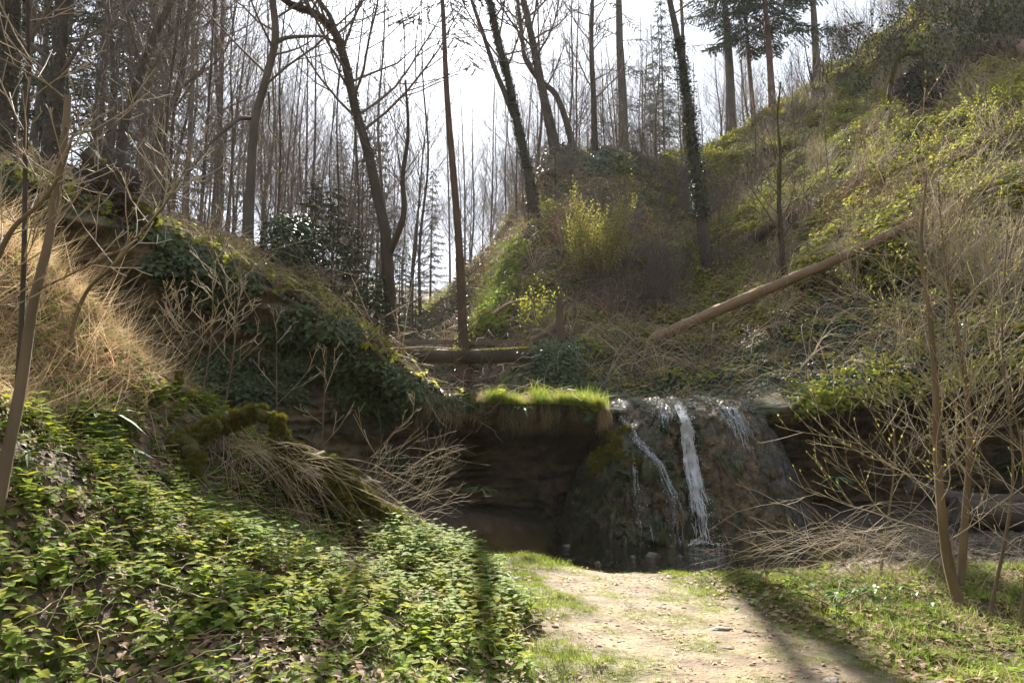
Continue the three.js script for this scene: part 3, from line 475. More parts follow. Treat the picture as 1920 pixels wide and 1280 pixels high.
tree('bare_tree', 'thick ivy-covered tree with two stems near the sun', { path: traced([[1003, 440, 28], [992, 330, 28], [967, 220, 28], [958, 168, 28], [935, 80, 28], [918, 0, 28]], [3, 6, 9]), r0: .2, r1: .06, seed: 104, n: 26, from: .35, len: 4.5, ivy: { n: 260, to: .55, s: .1, puff: .03 }, limbs: [{ path: P([[962, 215, 28], [945, 170, 28], [928, 130, 28], [908, 70, 28], [884, 0, 28], [850, -110, 28]]), r0: .13, r1: .04, kids: 1.4, tw: 2 }] });
tree('bare_tree', 'leaning dark tree on the knoll with a curved side stem', { path: traced([[1043, 292, 36], [1024, 200, 36], [1012, 145, 36], [997, 70, 36], [980, -5, 36]], [3, 6, 9]), r0: .28, r1: .06, seed: 105, n: 24, from: .3, len: 4.4, ivy: { n: 160, to: .35, s: .09 } });
tree('bare_tree', 'bare tree on the knoll whose trunk bends in a wide bow', { path: traced([[1078, 274, 36.2], [1058, 215, 36.2], [1038, 172, 36.2], [1012, 150, 36.2], [985, 110, 36.2], [978, 60, 36.2]], [3, 6]), r0: .2, r1: .05, seed: 106, n: 22, from: .3, len: 3.8 });
tree('bare_tree', 'thin upright tree growing from the crest of the knoll', { path: traced([[1115, 272, 36.8], [1113, 180, 36.8], [1109, 90, 36.8], [1111, -5, 36.8]], [3, 6]), r0: .19, r1: .05, seed: 107, n: 22, from: .2, len: 3.2, ivy: { n: 60, to: .3 } });
conifer('spruce_tree', 'pale-barked spruce on the knoll with low green sprays', { path: traced([[1169, 282, 38], [1167, 180, 38], [1162, 80, 38], [1160, -5, 38]], [5, 11]), r0: .33, h0: .05, n: 50, reach: 2.8, seed: 108, bare: .35, bark: M.barkGrey });
tree('bare_tree', 'ivy-covered tree leaning above the fallen log', { path: traced([[1335, 528, 23.5], [1318, 430, 23.5], [1303, 300, 23.5], [1290, 190, 23.5], [1278, 110, 23.5], [1256, 0, 23.5]], [3, 6], true), r0: .22, r1: .06, seed: 109, n: 10, from: .6, len: 2.4, ivy: { n: 420, from: .14, to: .56, s: .1, puff: .13 } });
conifer('spruce_tree', 'tall spruce rising straight behind the ivy-covered leaning tree', { path: traced([[1285, 290, 43], [1283, 150, 43], [1277, -5, 43]], [5, 10]), r0: .2, h0: .35, n: 40, reach: 2.4, seed: 110, bare: .4 });
conifer('spruce_tree', 'thick spruce trunk standing on the crest of the brambly slope', { path: traced([[1371, 236, 42], [1368, 130, 42], [1359, 0, 42]], [5, 10]), r0: .37, h0: .4, n: 44, reach: 3.4, seed: 111, bare: .3, tw: 18, nn: 22, nl: .14, bark: M.barkGrey });
conifer('spruce_tree', 'spruce with dark drooping boughs at the edge of the open sky', { path: traced([[1450, 215, 39], [1444, 120, 39], [1434, 0, 39]], [5, 9]), r0: .24, h0: .32, n: 64, reach: 4.6, seed: 112, tw: 24, nn: 26, nl: .14 });
conifer('spruce_tree', 'spruce with dark boughs between the two crest trunks', { path: traced([[1415, 225, 41], [1405, 120, 41], [1395, 0, 41]], [5, 9]), r0: .17, h0: .3, n: 56, reach: 3.2, seed: 119, tw: 22, nn: 24, nl: .14 });
tree('bare_tree', 'lone straight trunk rising behind the splintered stump', { path: traced([[1533, 170, 40], [1529, 80, 40], [1524, -5, 40]], [3, 6, 9]), r0: .25, r1: .06, seed: 113, n: 8, from: .7, len: 2.4, bark: M.barkGrey });
tree('young_tree', 'small dark tree in front of the fallen log', { path: traced([[1471, 558, 19.8], [1467, 470, 19.7], [1461, 380, 19.7], [1463, 290, 19.7], [1458, 215, 19.7]], [.5, 1], true), r0: .095, r1: .012, seed: 114, n: 26, from: .25, len: 2.2, moss: 1800, buds: { p: .25, s: .03, mat: M.bud }, grow: { max: 2, dens: [3, 4, 5] } });
tree('bare_tree', 'big ivy-hung trunk standing high beside the root plate', { path: traced([[96, 262, 15.5], [104, 170, 15.5], [112, 80, 15.5], [116, -5, 15.5]], [3, 7]), r0: .21, r1: .1, seed: 115, n: 16, from: .25, len: 3, ivy: { n: 260, to: .6, s: .07 } });
tree('bare_tree', 'heavy shaded trunk smothered in ivy at the picture edge', { path: traced([[8, 300, 12.5], [14, 170, 12.5], [20, 70, 12.5], [22, -10, 12.5]], [3, 6]), r0: .2, r1: .1, seed: 116, n: 12, from: .2, len: 2.4, ivy: { n: 420, to: .9, s: .07, puff: .14 } });
tree('bare_tree', 'dark tree leaning toward the sun above the root plate', { path: traced([[218, 290, 17], [236, 220, 17], [262, 145, 17], [284, 80, 17], [322, 0, 17]], [3, 6]), r0: .13, r1: .05, seed: 117, n: 24, from: .25, len: 3.4 });
tree('bare_tree', 'forked leaning tree next to the dark leaning one', { path: traced([[283, 330, 19], [300, 240, 19], [330, 180, 19], [344, 120, 19], [352, 40, 19]], [2, 5]), r0: .14, r1: .03, seed: 118, n: 16, from: .3, len: 3, limbs: [{ path: P([[332, 168, 19], [365, 145, 19], [410, 110, 19], [440, 60, 19]]), r0: .05, r1: .02, kids: 3, tw: 1.5 }] });
// --- saplings close by
tree('sapling', 'pale smooth sapling broken off at head height over the nettles', { path: [at(-18, 1010, 4.4), ...P([[12, 860, 4.5], [38, 725, 4.6], [60, 580, 4.65], [84, 480, 4.7], [100, 395, 4.75], [118, 280, 4.8], [127, 180, 4.85]])], r0: .04, r1: .022, seed: 120, bark: M.barkYoung, twig: M.twigPale, n: 3, from: .6, len: .5, flare: 1, category: 'sapling', limbs: [{ path: P([[68, 545, 4.66], [130, 515, 4.6], [210, 475, 4.55], [270, 435, 4.5]]), r0: .008, r1: .004, kids: 4, tw: .3 }, { path: P([[126, 190, 4.85], [90, 160, 4.8], [40, 130, 4.8], [-20, 100, 4.7]]), r0: .011, r1: .005, kids: 6, tw: .5 }, { path: P([[122, 238, 4.8], [160, 246, 4.7], [200, 240, 4.7], [250, 205, 4.6]]), r0: .007, r1: .003, kids: 6, tw: .4 }] });
tree('sapling', 'thin dark stem rising beside the broken pale sapling', { path: [at(20, 900, 5.2), ...P([[40, 600, 5.2], [46, 400, 5.2], [47, 280, 5.2], [53, 130, 5.2], [50, 0, 5.2], [46, -120, 5.2]])], r0: .022, r1: .012, seed: 121, n: 10, from: .35, len: .9, flare: 1, twig: M.twigPale, category: 'sapling' });
tree('sapling', 'curved bare sapling arching from the straw bank to the root plate', { path: [at(135, 620, 6.6), ...P([[148, 575, 6.6], [170, 535, 6.6], [215, 495, 6.6], [260, 440, 6.6], [310, 380, 6.6], [345, 320, 6.7], [365, 250, 6.8]])], r0: .02, r1: .006, seed: 122, bark: M.barkYoung, twig: M.twigPale, n: 16, from: .25, len: .9, flare: 1, category: 'sapling' });
tree('sapling', 'leaning grey branchy sapling at the picture edge above the straw', { path: [at(-60, 640, 4.6), ...P([[-20, 520, 4.6], [10, 450, 4.6], [30, 420, 4.6], [70, 385, 4.6], [110, 330, 4.6], [140, 240, 4.6]])], r0: .024, r1: .006, seed: 123, bark: M.barkYoung, twig: M.twigPale, n: 14, from: .1, len: .8, flare: 1, category: 'sapling' });
const thinStems = [[[520, 860, 9.6], [518, 700, 9.6], [519, 570, 9.6], 'thin pale wand standing straight before the dark ivy cliff'], [[372, 790, 8.8], [395, 640, 8.9], [400, 430, 9], 'brown sapling in front of the shaded cliff hollow'], [[418, 770, 9], [440, 640, 9.1], [450, 470, 9.3], 'bowed sapling with arching twigs in front of the cliff hollow'], [[335, 745, 8.6], [352, 650, 8.6], [306, 545, 8.6], 'crooked sapling beside the mossy stub'], [[600, 880, 9.4], [608, 740, 9.4], [612, 650, 9.4], 'slim upright shoot before the sandstone ledges'], [[700, 930, 9.5], [712, 850, 9.5], [790, 760, 9.6], 'curving bramble shoot before the cave']];
thinStems.forEach(([a, b, c, label], k) => { const p = P([a, b, c]); p[0].y = ground(p[0].x, -p[0].z) - .05; tree('sapling', label, { path: p, r0: .012, r1: .004, seed: 130 + k, bark: M.barkYoung, twig: M.twigPale, n: k === 1 || k === 2 || k === 3 ? 14 : 4, from: .25, len: .7, flare: 1, category: 'sapling', sides: 6 }); });

// --- twin-stemmed budding sapling beside the path
{
  const b = at(1803, 1128, 6.75); b.y = ground(b.x, 6.75) - .05; const g = { max: 2, dens: [5, 5, 5], rise: .2, wander: .24, seg: [.16, .12, .1], minR: .0019, angle: .7 };
  const stem1 = P([[1780, 1062, 6.75], [1768, 980, 6.7], [1759, 870, 6.7], [1755, 740, 6.65], [1745, 600, 6.6], [1728, 470, 6.6], [1738, 330, 6.6]]), stem2 = P([[1806, 1040, 6.8], [1812, 940, 6.8], [1819, 850, 6.8], [1812, 720, 6.85], [1790, 590, 6.9], [1770, 470, 6.9], [1760, 340, 6.9]]);
  const t = tree('budding_sapling', 'twin-stemmed sapling with pale budding twigs beside the path', { path: [b, ...stem1], r0: .05, r1: .008, seed: 140, bark: M.barkYoung, twig: M.twigPale, n: 30, from: .14, len: 1.45, elev: .5, limbR: .15, flare: 1.2, category: 'sapling', buds: { p: .6, s: .034, mat: M.bud }, grow: g, limbs: [{ path: [b.clone().add(V(0, .25, 0)), ...stem2], r0: .042, r1: .008, kids: 12, tw: .95 }] });
  const more = [[[1850, 1100, 6.6], [1900, 900, 6.5], [1880, 640, 6.5], [1890, 430, 6.5], 'slim budding sapling at the picture edge near the path'], [[1905, 1090, 6.2], [1930, 950, 6.2], [1905, 780, 6.2], [1860, 640, 6.3], 'whitish crooked sapling behind the leaf verge'], [[1640, 960, 8.2], [1678, 860, 8.2], [1672, 760, 8.3], [1650, 640, 8.4], 'upright budding shoot before the dark overhang'], [[1880, 380, 9], [1905, 260, 9], [1890, 140, 9], [1870, 40, 9], 'tall pale shoot on the upper bramble slope']];
  more.slice(0, 3).forEach(([p0, p1, p2, p3, label], k) => { const p = P([p0, p1, p2, p3]); p[0].y = ground(p[0].x, -p[0].z) - .05; tree('budding_sapling', label, { path: p, r0: .018, r1: .005, seed: 145 + k, bark: M.barkYoung, twig: M.twigPale, n: 14, from: .2, len: .95, flare: 1, category: 'sapling', sides: 6, buds: { p: .5, s: .02, mat: M.bud }, grow: g }); });
}
// arching dead canes by the pool
{
  const r = rng(150), b0 = at(1600, 1090, 7.6); b0.y = ground(b0.x, 7.6); const t = thing('bramble_bush', 'sprawling heap of arching bare canes between pool and path', 'bush', b0), mb = new MB(b0), bd = new MB(b0);
  for (let k = 0; k < 58; k++) {
    const px = 1580 + r() * 260, d = 7.2 + r() * 1.4, s = at(px, 1080, d); s.y = ground(s.x, d) - .03;
    const L = .6 + 1.5 * r(), dir = r() < .7 ? -1 : .6, h = .3 + .65 * r() * (L / 2), pts = [];
    const dz = (r() - .5) * .8; for (let q = 0; q <= 9; q++) { const f = q / 9; pts.push(V(s.x + dir * L * f * (.6 + .4 * f) + .05 * noise(f * 4, k, 1), Math.max(ground(s.x + dir * L * f, d) + .02, s.y + h * Math.sin(Math.min(1, f * 1.02) * 2.6) + .06 * noise(f * 4, k, 3)), s.z + dz * f + .05 * noise(f * 4, k, 5))); }
    mb.tube(pts, (f) => lerp(.0036, .0015, f), 4);
    for (let q = 3; q < 9; q++) if (r() < .75) { const e = pts[q], dd = V(dir * r(), (r() - .3), r() - .5).normalize(), l2 = .12 + .4 * r(); const tp = [e.clone(), e.clone().addScaledVector(dd, l2 * .5), e.clone().addScaledVector(dd, l2).add(V(0, -.05, 0))]; mb.tube(tp, (f) => lerp(.0028, .0016, f), 3); if (r() < .4) leaf(bd, tp[2], dd, V(-dd.z, .3, dd.x).normalize(), .022, .014, .3, .1, 1); }
  }
  mb.mesh('canes', M.twigPale, t); bd.mesh('leaves', M.bud, t);
}

// --- shrubs on the slope
function shrubProto(seed, o) {
  const r = rng(seed), mb = new MB(), tips = [], g = { ...GO, seg: [.3, .22, .18], dens: [3, 4.5, 5], max: 2, wander: .3, rise: .22, minR: .003, angle: .6, ...o.grow };
  for (let k = 0; k < o.stems; k++) { const d = rdir(r, 1 + 1.6 * r()); grow(mb, V((r() - .5) * .3, -.1, (r() - .5) * .3), d, o.h * (.6 + .6 * r()), .016 * (o.h / 2), 0, g, r, tips); }
  const lf = new MB(); for (const [q, d] of tips) for (let e = 0; e < (o.per ?? 1); e++) if (r() < o.p) { const dd = d.clone().add(V(r() - .5, r() - .5, r() - .5)).normalize(); leaf(lf, q.clone().add(V((r() - .5) * .06, (r() - .5) * .06, (r() - .5) * .06)), dd, V(-dd.z, r() - .5, dd.x).normalize(), o.s * (.6 + .8 * r()), o.s * .65, .3, .2, 1); }
  return { w: mb.geo(), l: lf.i.length ? lf.geo() : null };
}
const SH = { bare: [1, 2, 3].map((k) => shrubProto(200 + k, { stems: 9, h: 2.2, p: .1, s: .03 })), yellow: [shrubProto(210, { stems: 22, h: 3.2, p: .9, s: .065, per: 2, grow: { rise: .5, angle: .45 } })], leafy: [1, 2].map((k) => shrubProto(220 + k, { stems: 12, h: 1.5, p: .75, s: .075, per: 2 })), red: [shrubProto(230, { stems: 5, h: 1.8, p: .5, s: .055 })] };
function shrub(kind, x, d, scale, label, group, leafM, woodM) { const v = SH[kind][Math.floor(R() * SH[kind].length)], t = thing(kind === 'bare' ? 'bare_shrub' : 'leafing_shrub', label, 'shrub', onG(x, d), group); t.scale.setScalar(scale); t.rotation.y = R() * 6.28; addMesh('stems', v.w, woodM || M.twig, t); if (v.l) addMesh('leaves', v.l, leafM || M.bud, t); return t; }
{ const p = hit(1115, 560); shrub('yellow', p.x, -p.z, .86, 'tall shrub fresh with yellow-green leaves below the knoll', null, M.bud); }
{ const p = hit(1215, 530); shrub('red', p.x, -p.z, 1.2, 'small shrub still carrying russet leaves on the slope', null, M.redLeaf); const q = at(912, 480, 28); shrub('red', q.x, 28, 1.5, 'russet-leaved bush by the green gully slope', null, M.redLeaf); const s = at(1490, 190, 37); shrub('red', s.x, 37, 1.7, 'russet bush on the crest near the splintered stump', null, M.redLeaf); const u = at(1010, 600, 19.6); shrub('leafy', u.x, 19.6, .9, 'low leafing shrub by the ivy end of the mossy log', null, M.bramble); }
for (let k = 0; k < 46; k++) { const px = 1060 + R() * 420, py = 320 + R() * 310, h = hit(px, py); if (!h) continue; const d = -h.z, x = h.x; if (past(x, d) > 2) shrub('bare', x, d, .55 + .5 * R(), 'leafless twiggy shrub in the brown thicket below the crest', 'bare shrubs of the slope thicket'); }
for (let k = 0; k < 34; k++) { const h = hit(1380 + 540 * R(), 150 + 480 * R()); if (h) shrub('bare', h.x, -h.z, .45 + .55 * R(), 'leafless pale-stemmed shrub scattered over the bramble slope', 'bare shrubs of the bramble slope', null, M.twigPale); }
for (let k = 0; k < 18; k++) { const px = 1480 + 26 * k + 16 * R(); let h = null; for (let py = 0; py < 260 && !h; py += 6) h = hit(px, py); if (h) shrub('bare', h.x, -h.z, 1 + .7 * R(), 'leafless shrub breaking the skyline of the bramble slope', 'bare shrubs on the slope skyline'); }
for (let k = 0; k < 22; k++) { const h = hit(1560 + 380 * R(), 20 + 270 * R()); if (h) shrub('leafy', h.x, -h.z, 1 + 1.1 * R(), 'dark ivy-leaved bush high on the shaded upper slope', 'dark bushes of the upper slope', M.ivy); }
for (let k = 0; k < 16; k++) { const d = 15 + R() * 13, x = lerp(6, 13, R()) * d / 16; shrub('leafy', x, d, .5 + .5 * R(), 'small leafing shrub among the brambles of the sunny slope', 'leafing shrubs of the sunny slope', M.bramble); }
for (let k = 0; k < 14; k++) { const d = 13 + R() * 9, x = -lerp(3, 9, R()) * d / 14; shrub('bare', x, d, .5 + .5 * R(), 'leafless shrub on the rim above the shaded cliff', 'bare shrubs above the shaded cliff'); }
for (let k = 0; k < 9; k++) { const d = 33 + R() * 6, x = lerp(1.5, 15, R()); shrub('bare', x, d, .7 + .5 * R(), 'leafless shrub along the skyline of the crest', 'bare shrubs along the crest'); }

// --- the wood behind
const farProto = [], farCon = [];
for (let k = 0; k < 6; k++) {
  const r = rng(300 + k), H = 17 + 6 * r(), lean = (r() - .5) * 3, path = [V(0, -.3, 0), V(lean * .1, H * .25, .2), V(lean * .3 + .3 * r(), H * .5, -.2), V(lean * .6, H * .75, 0), V(lean, H, 0)];
  const o = { path, r0: .1 + .07 * r(), r1: .02, seed: 310 + k, n: 26, from: .22, len: 5.2, elev: 1.2, grow: { max: 2, dens: [1.9, 2.5, 3], minR: .004, seg: [.9, .6, .4], angle: .6, rise: .35 }, bark: k % 2 ? M.barkGrey : M.barkDark };
  const t = tree('bare_tree', '', o); scene.remove(t); used.bare_tree--; farProto.push(t);
}
for (let k = 0; k < 4; k++) { const r = rng(330 + k), H = 19 + 6 * r(), t = conifer('spruce_tree', '', { path: [V(0, -.3, 0), V(0, H * .5, 0), V(.1, H, 0)], r0: .2, h0: k < 2 ? .1 : .34, n: k < 2 ? 95 : 70, reach: k < 2 ? 3.4 : 3.4, seed: 340 + k, tw: 14, nn: 10, nl: .17, bark: k % 2 ? M.barkRed : M.barkGrey }); scene.remove(t); used.spruce_tree--; farCon.push(t); }
function plantFar(protoList, x, d, s, label, group) { const pr = protoList[Math.floor(R() * protoList.length)], t = pr.clone(); t.name = numbered(pr.name.replace(/_\d{3}$/, '')); t.userData = {}; tag(t, label, 'tree', group); t.position.set(x, ground(x, d) - .1, -d); t.rotation.y = R() * 6.28; t.scale.set(s * (.85 + .3 * R()), s, s * (.85 + .3 * R())); scene.add(t); return t; }
const taken = [];
function farSpots(n, pxa, pxb, da, db, gap, fn) { let made = 0; for (let k = 0; k < n * 12 && made < n; k++) { const px = lerp(pxa, pxb, R()), d = lerp(da, db, Math.sqrt(R())), x = (px - 960) / FPX * d; if (taken.some(([a, b]) => Math.hypot(a - x, b - d) < gap)) continue; if (Math.abs(x + .115 * d) < .7 + .01 * d && R() < .8) continue; taken.push([x, d]); fn(x, d); made++; } }
farSpots(34, 380, 800, 24, 62, 1.1, (x, d) => plantFar(farProto, x, d, .6 + .32 * R(), 'bare tree of the wood beyond the shaded cliff', 'bare trees of the wood beyond the cliff'));
farSpots(18, -60, 400, 22, 52, 1.3, (x, d) => plantFar(farProto, x, d, .7 + .35 * R(), 'bare tree in the dense wood above the root plate', 'bare trees in the wood above the root plate'));
farSpots(28, 770, 1110, 41, 68, 1.1, (x, d) => plantFar(farProto, x, d, .68 + .34 * R(), 'slender bare tree behind the knoll near the sun', 'bare trees behind the knoll'));
farSpots(24, 1090, 1440, 46, 66, 1.3, (x, d) => plantFar(farProto, x, d, .62 + .35 * R(), 'bare tree behind the crest of the brambly slope', 'bare trees behind the crest'));
farSpots(8, -40, 300, 22, 42, 1.6, (x, d) => plantFar(farCon, x, d, .75 + .35 * R(), 'green spruce in the dense wood above the root plate', 'spruces above the root plate'));
farSpots(10, 300, 780, 34, 64, 1.6, (x, d) => plantFar(farCon, x, d, .42 + .3 * R(), 'spruce in the wood beyond the shaded cliff', 'spruces beyond the cliff'));
farSpots(9, 780, 1300, 46, 68, 1.6, (x, d) => plantFar(farCon, x, d, .5 + .35 * R(), 'spruce standing behind the knoll', 'spruces behind the knoll'));
farSpots(5, 680, 880, 25, 30, 1.2, (x, d) => plantFar([farCon[0], farCon[1]], x, d, .22 + .12 * R(), 'small feathery young spruce at the head of the gully', 'young spruces at the head of the gully'));
for (const [px, py, d, H, label] of [[655, 640, 12.9, 2.0, 'young spruce on the corner of the cliff beside the forked tree'], [612, 600, 13.2, 2.4, 'young spruce in the dim hollow above the cliff corner'], [700, 655, 12.8, 1.5, 'smallest young spruce overhanging the shaded sandstone'], [775, 640, 24, 4.5, 'young spruce behind the footbridge'], [575, 560, 14.5, 2.6, 'feathery young spruce behind the ivy-smothered stump']]) { const x = (px - 960) / FPX * d, b = onG(x, d, -.05); conifer('young_spruce', label, { path: [b, b.clone().add(V(.03, H * .5, 0)), b.clone().add(V(0, H, .02))], r0: .035, h0: .06, n: 56, reach: H * .36, seed: px, nl: .05, nn: 14, tw: 42, bark: M.barkRed }); }
{                                                // stump smothered in ivy on the rim
  const b = onG((532 - 960) / FPX * 12.6, 12.6, -.4), t = thing('ivy_stump', 'tall stump smothered in dark ivy on the rim of the cliff', 'stump', b), r = rng(61), tr = new MB(b), iv = new MB(b), pts = smooth([b, up(b, .8, .05), up(b, 1.5, -.03)], 8);
  tr.tube(pts, (f) => lerp(.2, .1, f), 10, .2, 6, true); tr.mesh('trunk', M.barkDark, t);
  for (let k = 0; k < 3400; k++) { const y = Math.pow(r(), .8), w = (.52 * Math.pow(Math.sin(Math.PI * clamp(.12 + y * .8)), .6) + .12) * (1 + .5 * fbm(y * 3, Math.floor(r() * 6), 3, 2)), o = rdir(r, (r() - .5) * .3), q = up(b, y * 1.55).addScaledVector(o, w * (.6 + .45 * r())); leaf(iv, q, o.clone().multiplyScalar(.6).add(V(r() - .5, -.7 * r(), r() - .5)).normalize(), V(-o.z, .2 * (r() - .5), o.x).normalize(), .05 + .04 * r(), .05 + .03 * r(), .25, .2, 1); }
  iv.mesh('ivy', M.ivy, t);
}

{ const r = rng(88); for (let k = 0; k < 46; k++) { const a = lerp(-1.35, 1.35, r()), q = 9 + 22 * r(), x = Math.sin(a) * q * 1.3, d = -Math.cos(a) * q - 2; const t = plantFar(k % 4 ? farCon : farProto, x, d, .75 + .35 * r(), k % 4 ? 'spruce of the wood on the near side of the valley' : 'bare tree of the wood on the near side of the valley', k % 4 ? 'spruces of the near side' : 'bare trees of the near side'); t.scale.x *= 1.35; t.scale.z *= 1.35; } }
const slim = [0, 1, 2].map((k) => { const r = rng(600 + k), H = 7 + 3 * r(), l = (r() - .5) * 1.4, t = tree('slender_tree', '', { path: [V(0, -.2, 0), V(l * .3, H * .35, .1), V(l * .5 + .1, H * .7, -.1), V(l, H, 0)], r0: .045 + .02 * r(), r1: .01, seed: 610 + k, n: 26, from: .2, len: 1.9, elev: 1.1, bark: k ? M.barkGrey : M.barkDark, flare: 1.2, grow: { max: 2, dens: [2.2, 3, 4], seg: [.5, .35, .25] } }); scene.remove(t); used.slender_tree--; return t; });
farSpots(16, 470, 820, 15, 26, .8, (x, d) => past(x, d) > 2.2 && ground(x, d) > 2.9 && plantFar(slim, x, d, .7 + .5 * R(), 'slender young tree on the terrace above the ivy cliff', 'slender young trees above the cliff'));
farSpots(14, 120, 470, 13, 22, .8, (x, d) => past(x, d) > 2 && plantFar(slim, x, d, .7 + .5 * R(), 'slender young tree near the root plate', 'slender young trees near the root plate'));
farSpots(12, 900, 1300, 24, 38, 1, (x, d) => plantFar(slim, x, d, .7 + .5 * R(), 'slender young tree on the wooded flank of the knoll', 'slender young trees on the knoll'));
for (const [px, py, s] of [[1580, 130, .5], [1640, 95, .45], [1690, 70, .5], [1760, 60, .6], [1800, 90, .5], [1850, 60, .6], [1900, 120, .5], [1600, 200, .35], [1680, 180, .4], [1560, 160, .45]]) { const h = hit(px, py); if (h) plantFar(slim, h.x, -h.z, s + .15 * R(), 'thin bare tree on the skyline edge of the bramble slope', 'thin bare trees on the skyline edge'); }
farSpots(5, 1400, 1600, 20, 30, 1, (x, d) => plantFar(slim, x, d, .4 + .3 * R(), 'slender young tree among the brambles of the slope', 'slender young trees on the bramble slope'));

// ------------------------------------------------------------------ logs, stumps, roots
function logThing(name, label, list, r0, r1, mat, o = {}) {
  const raw = o.line ? (() => { const a = hit(...o.line[0]), b = hit(...o.line[1]); let up = 0; for (let k = 0; k <= 20; k++) { const q = a.clone().lerp(b, k / 20); up = Math.max(up, ground(q.x, -q.z) - q.y); } return [0, .25, .5, .75, 1].map((f) => a.clone().lerp(b, f).add(V(0, Math.min(up, .8) + .2 + .4 * f * f + .06 * Math.sin(f * 5), .1 + .3 * f))); })() : o.rest ? list.map(([a, b]) => { const h = hit(a, b); return h.add(V(.06 * Math.sin(a), r0 * .8 + .34 + .05 * Math.sin(a * .013), .35)); }) : P(list), b = raw[0]; if (o.rest) { raw[0].y -= .25; raw[raw.length - 1].y -= .15; } const t = thing(name, label, o.category || 'log', b), pts = smooth(raw, raw.length * 6), mb = new MB(b), rad = (f) => lerp(r0, r1, f);
  mb.tube(pts, rad, 14, o.rough ?? .14, o.seed ?? 7, true); mb.mesh(o.part || 'trunk', mat, t);
  const r = rng(o.seed ?? 7); if (o.moss) { const m = new MB(b); mossOn(m, pts, rad, o.moss, r, o.top ?? .2, o.mlen); m.mesh('moss', M.mossLeaf, t); }
  if (o.ivy) { const m = new MB(b); leavesAlong(m, pts, rad, o.ivy[0], .08, r, o.ivy[1], o.ivy[2], .22); m.mesh('ivy', M.ivy, t); }
  for (const br of o.branches || []) { const q = new MB(b); q.tube(smooth(P(br), br.length * 4), (f) => lerp(.03, .012, f), 6, .15, 3); q.mesh('branch', mat, t); }
  return t;
}
logThing('fallen_log', 'long pale fallen trunk lying slantwise up the slope', [[1205, 652, 22.2], [1250, 632, 22.2], [1310, 608, 21.4], [1390, 576, 20.6], [1480, 543, 19.6], [1565, 510, 18.5], [1640, 478, 17.5], [1690, 456, 16.9]], .16, .11, M.logPale, { seed: 31, rough: .28, moss: 260, line: [[1225, 650], [1705, 462]], branches: [[[1560, 515, 18.6], [1545, 550, 18.4], [1525, 572, 18.3]], [[1600, 505, 18.6], [1620, 530, 18.4], [1610, 540, 18.3]]] });
logThing('mossy_log', 'thick mossy log bridging the stream above the grass ledge', [[725, 666, 17.3], [820, 668, 17.3], [900, 668, 17.3], [980, 665, 17.3], [1060, 662, 17.4]], .17, .2, M.barkDark, { seed: 32, moss: 5200, top: .1, ivy: [160, .72, 1] });
logThing('mossy_stump_branch', 'moss-covered dead limb jutting from the sunny slope', [[1405, 462, 24.4], [1445, 448, 24.2], [1480, 430, 24], [1512, 414, 23.8], [1540, 416, 23.8]], .17, .24, M.barkDark, { seed: 33, rest: 1, moss: 5000, top: -.2, mlen: .04 });
logThing('mossy_stub', 'short upright mossy stub on the slope above the waterfall', [[1457, 692, 16.8], [1451, 660, 16.8], [1446, 632, 16.8], [1441, 615, 16.8]], .05, .02, M.barkDark, { seed: 34, moss: 2600, top: -1, category: 'stump' });
logThing('mossy_stub', 'broken mossy stump sticking up behind the nettles', [[345, 790, 7.9], [340, 760, 7.9], [334, 730, 7.9], [337, 694, 7.9]], .065, .03, M.barkYoung, { seed: 35, moss: 2600, top: -1, category: 'stump' });
logThing('stream_log', 'upper dead log lying under the dark overhang', [[1705, 912, 11.4], [1800, 938, 11.3], [1900, 945, 11.2], [2050, 940, 11.1]], .12, .2, M.barkDark, { seed: 36 });
logThing('stream_log', 'lower thick log on the gravel under the overhang', [[1790, 955, 10.9], [1880, 968, 10.8], [2060, 985, 10.7]], .2, .25, M.barkDark, { seed: 37 });
logThing('fallen_log', 'weathered trunk hanging from the ivy bank on the skyline slope', [[1752, 62, 26], [1800, 82, 25.5], [1860, 104, 25], [1950, 132, 24]], .2, .26, M.logPale, { seed: 38, rest: 1, ivy: [40, 0, 1] });
logThing('fallen_log', 'grey dead log slanting through ivy beside the mossy log', [[995, 640, 19.4], [1030, 617, 19.4], [1060, 585, 19.4]], .09, .08, M.logPale, { seed: 39 });
logThing('fallen_log', 'thin dead pole leaning across the green gully slope', [[925, 590, 20], [950, 572, 20], [985, 560, 20]], .06, .04, M.logPale, { seed: 40 });
logThing('tree_stump', 'upright dead post beside the ivy end of the mossy log', [[1052, 640, 17.6], [1050, 600, 17.6], [1048, 560, 17.6]], .11, .09, M.barkRed, { seed: 41, category: 'stump' });
{                                                // splintered stump on the skyline
  const b = at(1535, 185, 36), t = thing('splintered_stump', 'splintered stump with jagged upright shards on the skyline', 'stump', b), r = rng(44), mb = new MB(b);
  mb.tube([b.clone().add(V(0, -.6, 0)), b.clone().add(V(0, .5, 0))], [.48, .4], 10, .2, 4, true); mb.mesh('trunk', M.barkDark, t);
  for (const [px, py, w] of [[1506, 58, .05], [1520, 120, .06], [1545, 106, .06], [1556, 106, .04], [1540, 112, .05], [1497, 130, .03], [1512, 135, .04]]) { const q = new MB(b), e = at(px, py, 36), s = b.clone().add(V((e.x - b.x) * .5, .4, (r() - .5) * .3)); q.tube(smooth([s, s.clone().lerp(e, .5).add(V((r() - .5) * .1, 0, 0)), e], 6), (f) => lerp(w * 1.4, .008, f), 5, .2, px); q.mesh('shard', M.barkDark, t); }
}
